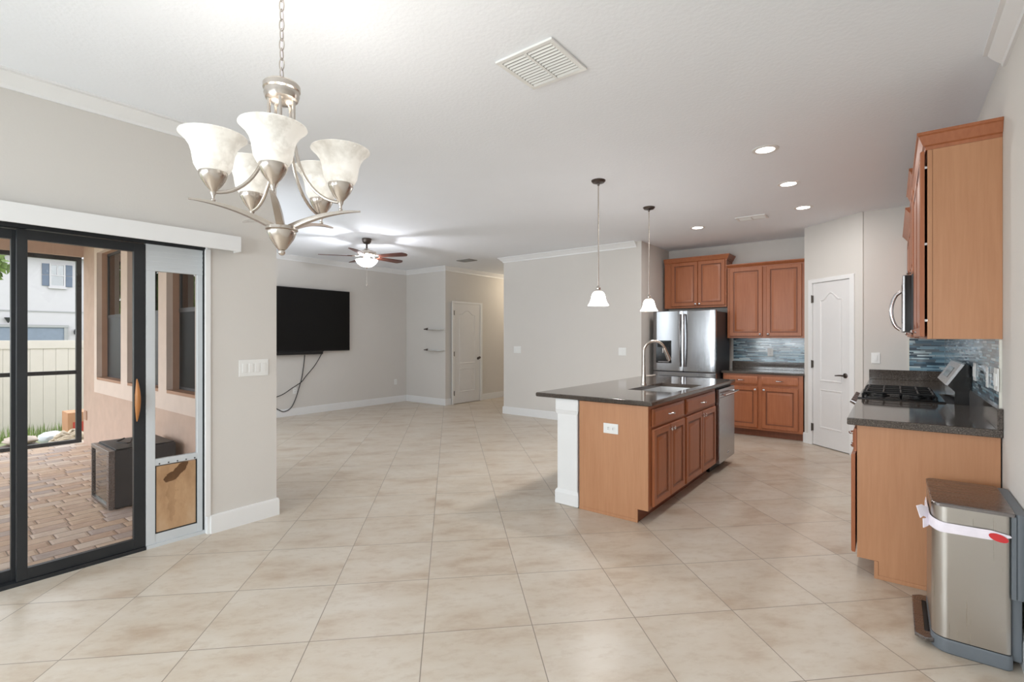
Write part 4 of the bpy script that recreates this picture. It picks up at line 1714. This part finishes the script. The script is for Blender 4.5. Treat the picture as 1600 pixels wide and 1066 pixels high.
# walk from the far front corner round the near side
seq = [p for p in out if True]
strip = []
start = (BX0 - 0.006, 0.12)
path = [start, (BX0 - 0.007, 0.0), (BX0 - 0.006, -0.10)] + [out[i] for i in range(2 * 9, 3 * 9)] + [(-0.03, BY0 - 0.008), (0.02, BY0 - 0.010), (0.06, BY0 - 0.010), (0.118, BY0 - 0.010)]
r_in, r_out = [], []
n = len(path)
rings = []
for i, p in enumerate(path):
    t = i / (n - 1)
    zt = 0.585 - 0.012 * t + 0.004 * sin(7 * t)
    hb = 0.050 - 0.012 * t
    if i == n - 1:
        hb = 0.006
        zt = 0.565
    c = Vector((0.0, 0.0))
    d = (Vector(p) - c).normalized()
    fl_ = 0.006 + 0.003 * sin(13 * t)
    q = (p[0] + d.x * fl_, p[1] + d.y * fl_)
    rings.append([(p[0], p[1], zt), (q[0], q[1], zt - hb * 0.5), (q[0], q[1], zt - hb), (p[0] + d.x * 0.001, p[1] + d.y * 0.001, zt - hb + 0.003)])
m.loft(rings)
m.build('drawstring_band', 'bin_liner', ln)
m = MB()
m.loft([[(BX0 - 0.010, -0.14, 0.600), (BX0 - 0.014, -0.17, 0.560), (BX0 - 0.010, -0.175, 0.560), (BX0 - 0.007, -0.145, 0.600)],
        [(BX0 - 0.032, -0.15, 0.612), (BX0 - 0.030, -0.19, 0.572), (BX0 - 0.027, -0.192, 0.572), (BX0 - 0.029, -0.154, 0.612)],
        [(BX0 - 0.052, -0.165, 0.606), (BX0 - 0.040, -0.21, 0.566), (BX0 - 0.037, -0.212, 0.566), (BX0 - 0.049, -0.168, 0.606)]])
m.loft([[(BX0 - 0.008, -0.18, 0.565), (BX0 - 0.012, -0.20, 0.535), (BX0 - 0.009, -0.202, 0.535), (BX0 - 0.006, -0.184, 0.565)],
        [(BX0 - 0.030, -0.20, 0.562), (BX0 - 0.030, -0.225, 0.528), (BX0 - 0.027, -0.227, 0.528), (BX0 - 0.027, -0.204, 0.562)]])
m.build('loose_corner', 'bin_liner', ln)
m = MB()
cpt = (0.082, BY0 - 0.0195, 0.551)
m.loft([[(cpt[0] + 0.030 * cos(t) , cpt[1] - dy, cpt[2] + 0.016 * sin(t) - 0.006 * cos(t)) for t in [2 * pi * i / 18 for i in range(18)]] for dy in (0.0, 0.002)])
m.build('red_print', 'liner_red', ln)

# ------------------------------------------------------------------ lanai outside
m = MB()
m.box(-8.75, -3.95, -4.0, 1.70, -0.14, -0.02)
struct(m.build('patio_floor', 'pavers', angle=0))
m = MB()
m.box(-3.95, -3.86, DO0, DO1, -0.12, -0.001)
struct(m.build('trim_5', 'concrete', angle=0))
# stucco face of the lanai wall, with window surrounds
ST = [(-7.905, -7.79), (-6.80, -6.57), (-5.60, -5.38), (-4.70, -4.64)]
m = MB()
m.box(-8.5, -7.905, 1.665, 1.70, -0.14, 2.75)
m.box(-4.64, -3.95, 1.665, 1.70, -0.14, 2.75)
m.box(-7.905, -4.64, 1.665, 1.70, -0.14, 0.70)
m.box(-7.905, -4.64, 1.665, 1.70, 2.52, 2.75)
struct(m.build('wall_lanai', 'stucco', angle=0))
m = MB()
for a, b in ST:
    m.box(a, b, 1.650, 1.70, 0.86, 2.43)
m.box(-7.905, -4.64, 1.650, 1.70, 0.70, 0.86)
m.box(-7.905, -4.64, 1.650, 1.70, 2.43, 2.52)
struct(m.build('trim_6', 'stucco_trim', angle=0))
for i, (a, b) in enumerate(LW):
    m = MB()
    m.box(a, a + 0.004, 1.701, 1.80, LWZ0, LWZ1)
    m.box(b - 0.004, b, 1.701, 1.80, LWZ0, LWZ1)
    m.box(a, b, 1.652, 1.80, 0.861, LWZ0 + 0.004)
    m.box(a, b, 1.701, 1.80, LWZ1 - 0.004, LWZ1)
    wf = struct(m.build('window_%d' % (i + 3), 'stucco_reveal', angle=0))
    m = MB()
    for x0, x1, z0, z1, yo in ((a + 0.004, a + 0.03, LWZ0, LWZ1, 0), (b - 0.03, b - 0.004, LWZ0, LWZ1, 0), (a, b, LWZ0 + 0.004, LWZ0 + 0.035, 0), (a, b, LWZ1 - 0.035, LWZ1 - 0.004, 0), (a, b, 1.62, 1.66, 0.004)):
        m.box(x0, x1, 1.755 - yo, 1.785, z0, z1)
    m.build('window_frame', 'dark_grey_metal', wf, angle=0)
    m = MB()
    m.box(a + 0.03, b - 0.03, 1.764, 1.770, LWZ0 + 0.03, LWZ1 - 0.03)
    m.build('pane', 'window_glass', wf, angle=0)
    m = MB()
    m.box(a + 0.03, b - 0.03, 1.752, 1.753, LWZ0 + 0.03, 1.625)
    m.build('insect_screen', 'insect_screen', wf, angle=0)
m = MB()
m.box(-8.42, -8.31, 1.655, 1.666, 0.30, 0.42, 0.002)
tag(m.build('outdoor_outlet_cover', 'stucco_reveal'), 'small beige cover plate on the stucco wall beside the screen post', 'outlet cover')
m = MB()
m.box(-8.9, -3.95, -1.9, 1.665, 2.75, 2.9)
struct(m.build('lanai_roof', 'lanai_ceiling', angle=0))
m = MB()
m.box(-8.72, -8.5, -1.7, 1.665, 2.45, 2.75)
m.box(-8.72, -3.95, -1.9, -1.7, 2.45, 2.75)
struct(m.build('lanai_beam', 'stucco', angle=0))

scr = thing('screen_enclosure', 'dark metal screen frame closing the end of the lanai', 'screen frame', (-8.6, 0, -0.02))
for y0, y1 in ((1.605, 1.66), (1.02, 1.10), (-0.55, -0.48), (-1.9, -1.83), (-3.26, -3.19)):
    m = MB()
    m.box(-0.03, 0.03, y0, y1, 0, 2.47)
    m.build('upright', 'black_metal', scr, angle=0)
m = MB()
m.box(-0.025, 0.025, -3.19, 1.605, 0.001, 0.045)
m.build('bottom_rail', 'black_metal', scr, angle=0)
m = MB()
m.box(-0.025, 0.025, 1.10, 1.605, 0.915, 0.965)
m.box(-0.025, 0.025, -3.19, 1.02, 0.915, 0.965)
m.build('chair_rail', 'black_metal', scr, angle=0)
m = MB()
m.box(-0.025, 0.025, -3.19, 1.605, 2.415, 2.469)
m.build('top_rail', 'black_metal', scr, angle=0)

# wine cooler standing on the pavers
wc = thing('drinks_cooler', 'small black drinks cooler with glass door standing on the brick pavers', 'drinks cooler', (-5.245, 1.14, -0.02))
m = MB()
m.box(-0.26, 0.26, 0.03, 0.46, 0.012, 0.482, 0.004)
m.build('cabinet', 'dark_grey_metal', wc)
m = MB()
for x0, x1, z0, z1 in ((-0.265, -0.245, 0.012, 0.482), (0.20, 0.265, 0.012, 0.482), (-0.245, 0.20, 0.012, 0.035), (-0.245, 0.20, 0.45, 0.482)):
    m.box(x0, x1, -0.01, 0.03, z0, z1, 0.003)
dr = m.build('door', 'steel_dark', wc)
m = MB()
m.box(-0.245, 0.20, 0.004, 0.010, 0.035, 0.45)
m.build('glass_pane', 'cooler_glass', dr, angle=0)
m = MB()
m.box(-0.244, 0.199, 0.0285, 0.0295, 0.036, 0.449)
m.build('liner', 'bone_plastic', wc, angle=0)
for i in range(4):
    m = MB()
    m.box(-0.24, 0.19, 0.014, 0.0285, 0.10 + i * 0.09, 0.112 + i * 0.09, 0.002)
    m.build('rack', 'handle_wood', wc)
m = MB()
m.box(-0.25, 0.25, 0.04, 0.45, 0.482, 0.492, 0.003)
m.build('top_plate', 'black_metal', wc)
for xx in (-0.22, 0.22):
    for yy in (0.06, 0.42):
        m = MB()
        m.lathe([(0.02, 0), (0.02, 0.013)], 12, (xx, yy, 0))
        m.build('foot', 'black_rubber', wc)
m = MB()
pts = []
for i in range(60):
    t = i / 59
    pts.append((0.02 + 0.16 * t * cos(9 * t) + 0.05 * sin(21 * t), 0.22 + 0.15 * sin(6 * t) * t, 0.498 + 0.012 * abs(sin(11 * t)) + 0.008))
m.tube(pts, 0.006, 8)
cb = m.build('power_cord', 'cable_black', wc)

# ------------------------------------------------------------------ yard, fence, neighbouring house
m = MB()
m.loft([[(-8.751, -16, -0.13), (-8.751, 8, -0.13), (-8.751, 8, -0.5), (-8.751, -16, -0.5)], [(-12.2, -16, -0.33), (-12.2, 8, -0.33), (-12.2, 8, -0.6), (-12.2, -16, -0.6)],
        [(-60, -16, -0.4), (-60, 30, -0.4), (-60, 30, -0.7), (-60, -16, -0.7)]])
m.box(-8.75, 2, -16, -4.0, -0.5, -0.13)
struct(m.build('ground', 'lawn', angle=0))

fe = thing('vinyl_fence', 'pale vinyl privacy fence behind the lanai', 'fence', (-12, 0, -0.34))
for k, (y0, y1) in enumerate(((-2.0, 0.35), (0.45, 2.8), (2.9, 5.2))):
    m = MB()
    nb = 14
    bw = (y1 - y0) / nb
    for i in range(nb):
        m.box(-0.02, 0.02, y0 + i * bw + 0.001, y0 + (i + 1) * bw - 0.001, 0.0, 1.53, 0.004)
    m.build('board_panel', 'vinyl_fence', fe)
    m = MB()
    m.box(-0.035, 0.035, y0, y1, 1.52, 1.668, 0.004)
    m.build('top_rail', 'vinyl_fence', fe)
for y in (-2.05, 0.40, 2.85, 5.25):
    m = MB()
    m.box(-0.055, 0.055, y - 0.05, y + 0.05, 0.0, 1.70, 0.004)
    m.build('post', 'vinyl_fence', fe)

cbx = thing('cardboard_box', 'open brown cardboard box with red print against the screen', 'box', (-10.35, 2.02, -0.20))
m = MB()
m.box(-0.2, 0.2, -0.22, 0.22, 0.0, 0.40, 0.003)
m.build('carton', 'cardboard', cbx)
m = MB()
m.box(0.199, 0.203, -0.16, 0.0, 0.10, 0.25)
m.build('red_print', 'red_print', cbx, angle=0)

rp = MB()
rr_ = random.Random(3)
for i in range(7):
    pts = []
    R0 = 0.20 - 0.018 * i
    ph = rr_.random() * 6
    for k_ in range(60):
        t = 2 * pi * k_ / 60
        rad = R0 * (1 + 0.22 * sin(3 * t + ph) + 0.12 * sin(7 * t + 2 * ph))
        pts.append((rad * cos(t), rad * 1.15 * sin(t), 0.02 + 0.026 * i + 0.02 * sin(5 * t + ph)))
    rp.tube(pts, 0.017, 7, closed=True)
rpo = rp.build('rope_coil', 'rope')
rpo.location = (-9.16, 1.66, -0.135)
tag(rpo, 'pale tangled coil of rope on the ground behind the screen', 'rope')


def sack(name, label, loc, sx, sy, sz, mat, seed):
    mm = MB()
    mm.sphere((0, 0, sz), 1.0, 1.0, 20, 12)
    r2 = random.Random(seed)
    o1, o2 = r2.random() * 6, r2.random() * 6
    for v in mm.bm.verts:
        x, y, z_ = v.co.x, v.co.y, v.co.z - sz
        s = 1 + 0.10 * sin(5 * x + o1) * cos(4 * y + o2) + 0.05 * sin(11 * y + 7 * z_)
        px = math.copysign(abs(x) ** 0.7, x) * s
        py = math.copysign(abs(y) ** 0.7, y) * s
        v.co = Vector((px * sx, py * sy, max(0, (z_ * s * 0.5 + 0.5)) * sz * 2))
    ob = mm.build(name, mat, angle=60)
    ob.location = loc
    return tag(ob, label, 'bag')


sack('garden_sack', 'flat tan sack lying behind the screen next to the rope coil', (-9.27, 1.17, -0.045), 0.20, 0.17, 0.045, 'bag_plastic', 1)
sack('garden_sack', 'dark brown sack lying under the tan sack behind the screen', (-9.27, 1.16, -0.15), 0.22, 0.19, 0.05, 'bag_dark', 2)
sack('plastic_bag', 'crumpled bluish-white bag behind the rope coil', (-9.7, 1.56, -0.16), 0.20, 0.16, 0.08, 'bag_white', 3)
# tufts of grass along the foot of the fence
m = MB()
rg_ = random.Random(11)
for i in range(420):
    x = -11.85 + rg_.random() * 1.1
    y = 1.0 + rg_.random() * 1.6
    z0 = -0.33 + (x + 12.2) * 0.058 - 0.01
    h = 0.08 + rg_.random() * 0.16
    a = rg_.random() * 2 * pi
    l = rg_.random() * 0.07
    wv = 0.006
    p = Vector((x, y, z0))
    tq = Vector((cos(a) * l, sin(a) * l, h))
    sd = Vector((-sin(a), cos(a), 0)) * wv
    m.loft([[p - sd, p + sd, p + Vector((cos(a), sin(a), 0)) * 0.003], [p + tq * 0.55 - sd * 0.8, p + tq * 0.55 + sd * 0.8, p + tq * 0.55 + Vector((cos(a), sin(a), 0)) * 0.003],
            [p + tq - sd * 0.05, p + tq + sd * 0.05, p + tq + Vector((0, 0, 0.002))]])
gt = m.build('grass_tufts', 'leaf', angle=0)
gt['kind'] = 'stuff'
gt['label'] = 'long green grass at the foot of the pale fence'
gt['category'] = 'grass'

# neighbouring two-storey house
HX = -36.0
hs = thing('neighbor_house', 'white two-storey house with blue shutters beyond the fence', 'house', (HX, 6.0, -0.40))
m = MB()
m.box(-9, 0, -4.6, 6.0, 0, 6.12)
m.build('wall', 'house_white', hs, angle=0)
m = MB()
m.box(-0.02, 0.04, -4.6, 6.0, 3.14, 3.20)
m.build('floor_band', 'house_grey', hs, angle=0)
m = MB()
m.prism([(-9.6, 6.12), (0.55, 6.12), (0.55, 6.30), (-4.5, 8.3), (-9.6, 6.30)], -5.1, 6.5, 'y')
m.build('roof', 'roof_shingle', hs, angle=0)
m = MB()
m.box(0.55, 0.6, -5.1, 6.5, 6.10, 6.32)
m.build('fascia', 'house_white', hs, angle=0)
m = MB()
for y0, y1, z0, z1 in ((-0.37, -0.30, 4.53, 5.76), (0.21, 0.28, 4.53, 5.76), (-0.30, 0.21, 5.70, 5.76), (-0.30, 0.21, 4.53, 4.60), (-0.30, 0.21, 5.12, 5.18), (-0.07, -0.03, 5.18, 5.7)):
    m.box(0.0, 0.07, y0, y1, z0, z1)
m.box(0.0, 0.12, -0.42, 0.33, 4.42, 4.53)
wfr = m.build('window_frame', 'house_white', hs, angle=0)
m = MB()
m.box(0.01, 0.03, -0.31, 0.22, 4.58, 5.72)
m.build('pane', 'window_glass', wfr, angle=0)
for y0, y1 in ((-0.66, -0.38), (0.29, 0.57)):
    m = MB()
    for z0, z1 in ((4.55, 5.13), (5.16, 5.75)):
        m.box(0.0, 0.05, y0, y1, z0, z1, 0.01)
    m.build('shutter', 'shutter_blue', hs, angle=0)
m = MB()
m.box(0.0, 0.03, -3.9, 0.225, 0.0, 2.31)
m.build('garage_door', 'garage_blue', hs, angle=0)
m = MB()
m.box(0.0, 0.10, -4.0, 0.41, 2.31, 2.45)
m.box(0.0, 0.08, 0.225, 0.38, 0.0, 2.31)
m.build('garage_trim', 'house_grey', hs, angle=0)
m = MB()
m.box(0.0, 0.10, 0.66, 0.74, 2.0, 2.22)
m.lathe([(0.03, 1.92), (0.09, 1.96), (0.10, 2.12), (0.05, 2.2), (0.02, 2.24)], 12, (0.16, 0.70, 0))
m.build('wall_lantern', 'black_metal', hs)
m = MB()
m.lathe([(0.02, 2.52), (0.15, 2.78), (0.14, 2.8)], 12, (0.16, -1.95, 0))
m.build('gable_lamp', 'black_metal', hs)


def tree(label, x, y, gz, trunk_h, crown_z, rx, rz_, nleaf, seed):
    t = thing('tree', label, 'tree', (x, y, gz))
    mm = MB()
    mm.tube([(0, 0, 0), (0.04, 0.02, trunk_h * 0.5), (-0.03, 0.05, trunk_h), (0.05, 0.0, crown_z)], [0.16, 0.12, 0.10, 0.05], 10)
    r2 = random.Random(seed)
    for i in range(6):
        a = r2.random() * 2 * pi
        mm.tube([(0, 0, trunk_h * 0.9), (cos(a) * rx * 0.3, sin(a) * rx * 0.3, crown_z - rz_ * 0.2), (cos(a) * rx * 0.7, sin(a) * rx * 0.7, crown_z + rz_ * 0.3)], [0.06, 0.04, 0.01], 6)
    mm.build('trunk', 'bark', t)
    mm = MB()
    for i in range(nleaf):
        u_ = r2.random() ** 0.45
        a = r2.random() * 2 * pi
        ph = math.acos(2 * r2.random() - 1)
        lump = 1 + 0.25 * sin(4 * a + seed) * sin(3 * ph)
        c = Vector((rx * u_ * lump * sin(ph) * cos(a), rx * u_ * lump * sin(ph) * sin(a), crown_z + rz_ * u_ * lump * cos(ph)))
        d1_ = Vector((r2.random() - 0.5, r2.random() - 0.5, r2.random() - 0.5)).normalized()
        d2_ = d1_.orthogonal().normalized()
        s = 0.10 + 0.10 * r2.random()
        vs = [mm.bm.verts.new(c + d1_ * s * p_ + d2_ * s * 0.45 * q_) for p_, q_ in ((-1, 0), (0, -1), (1, 0), (0, 1))]
        mm.bm.faces.new(vs)
    mm.build('crown', 'leaf', t, angle=0)


tree('leafy green tree in front of the white house, left of its window', -20.5, 1.35, -0.36, 2.2, 3.85, 1.0, 0.75, 1500, 5)
tree('broad green tree by the lawn, mirrored in the lanai windows', -18.0, -1.7, -0.36, 1.4, 3.2, 2.4, 1.7, 3200, 8)
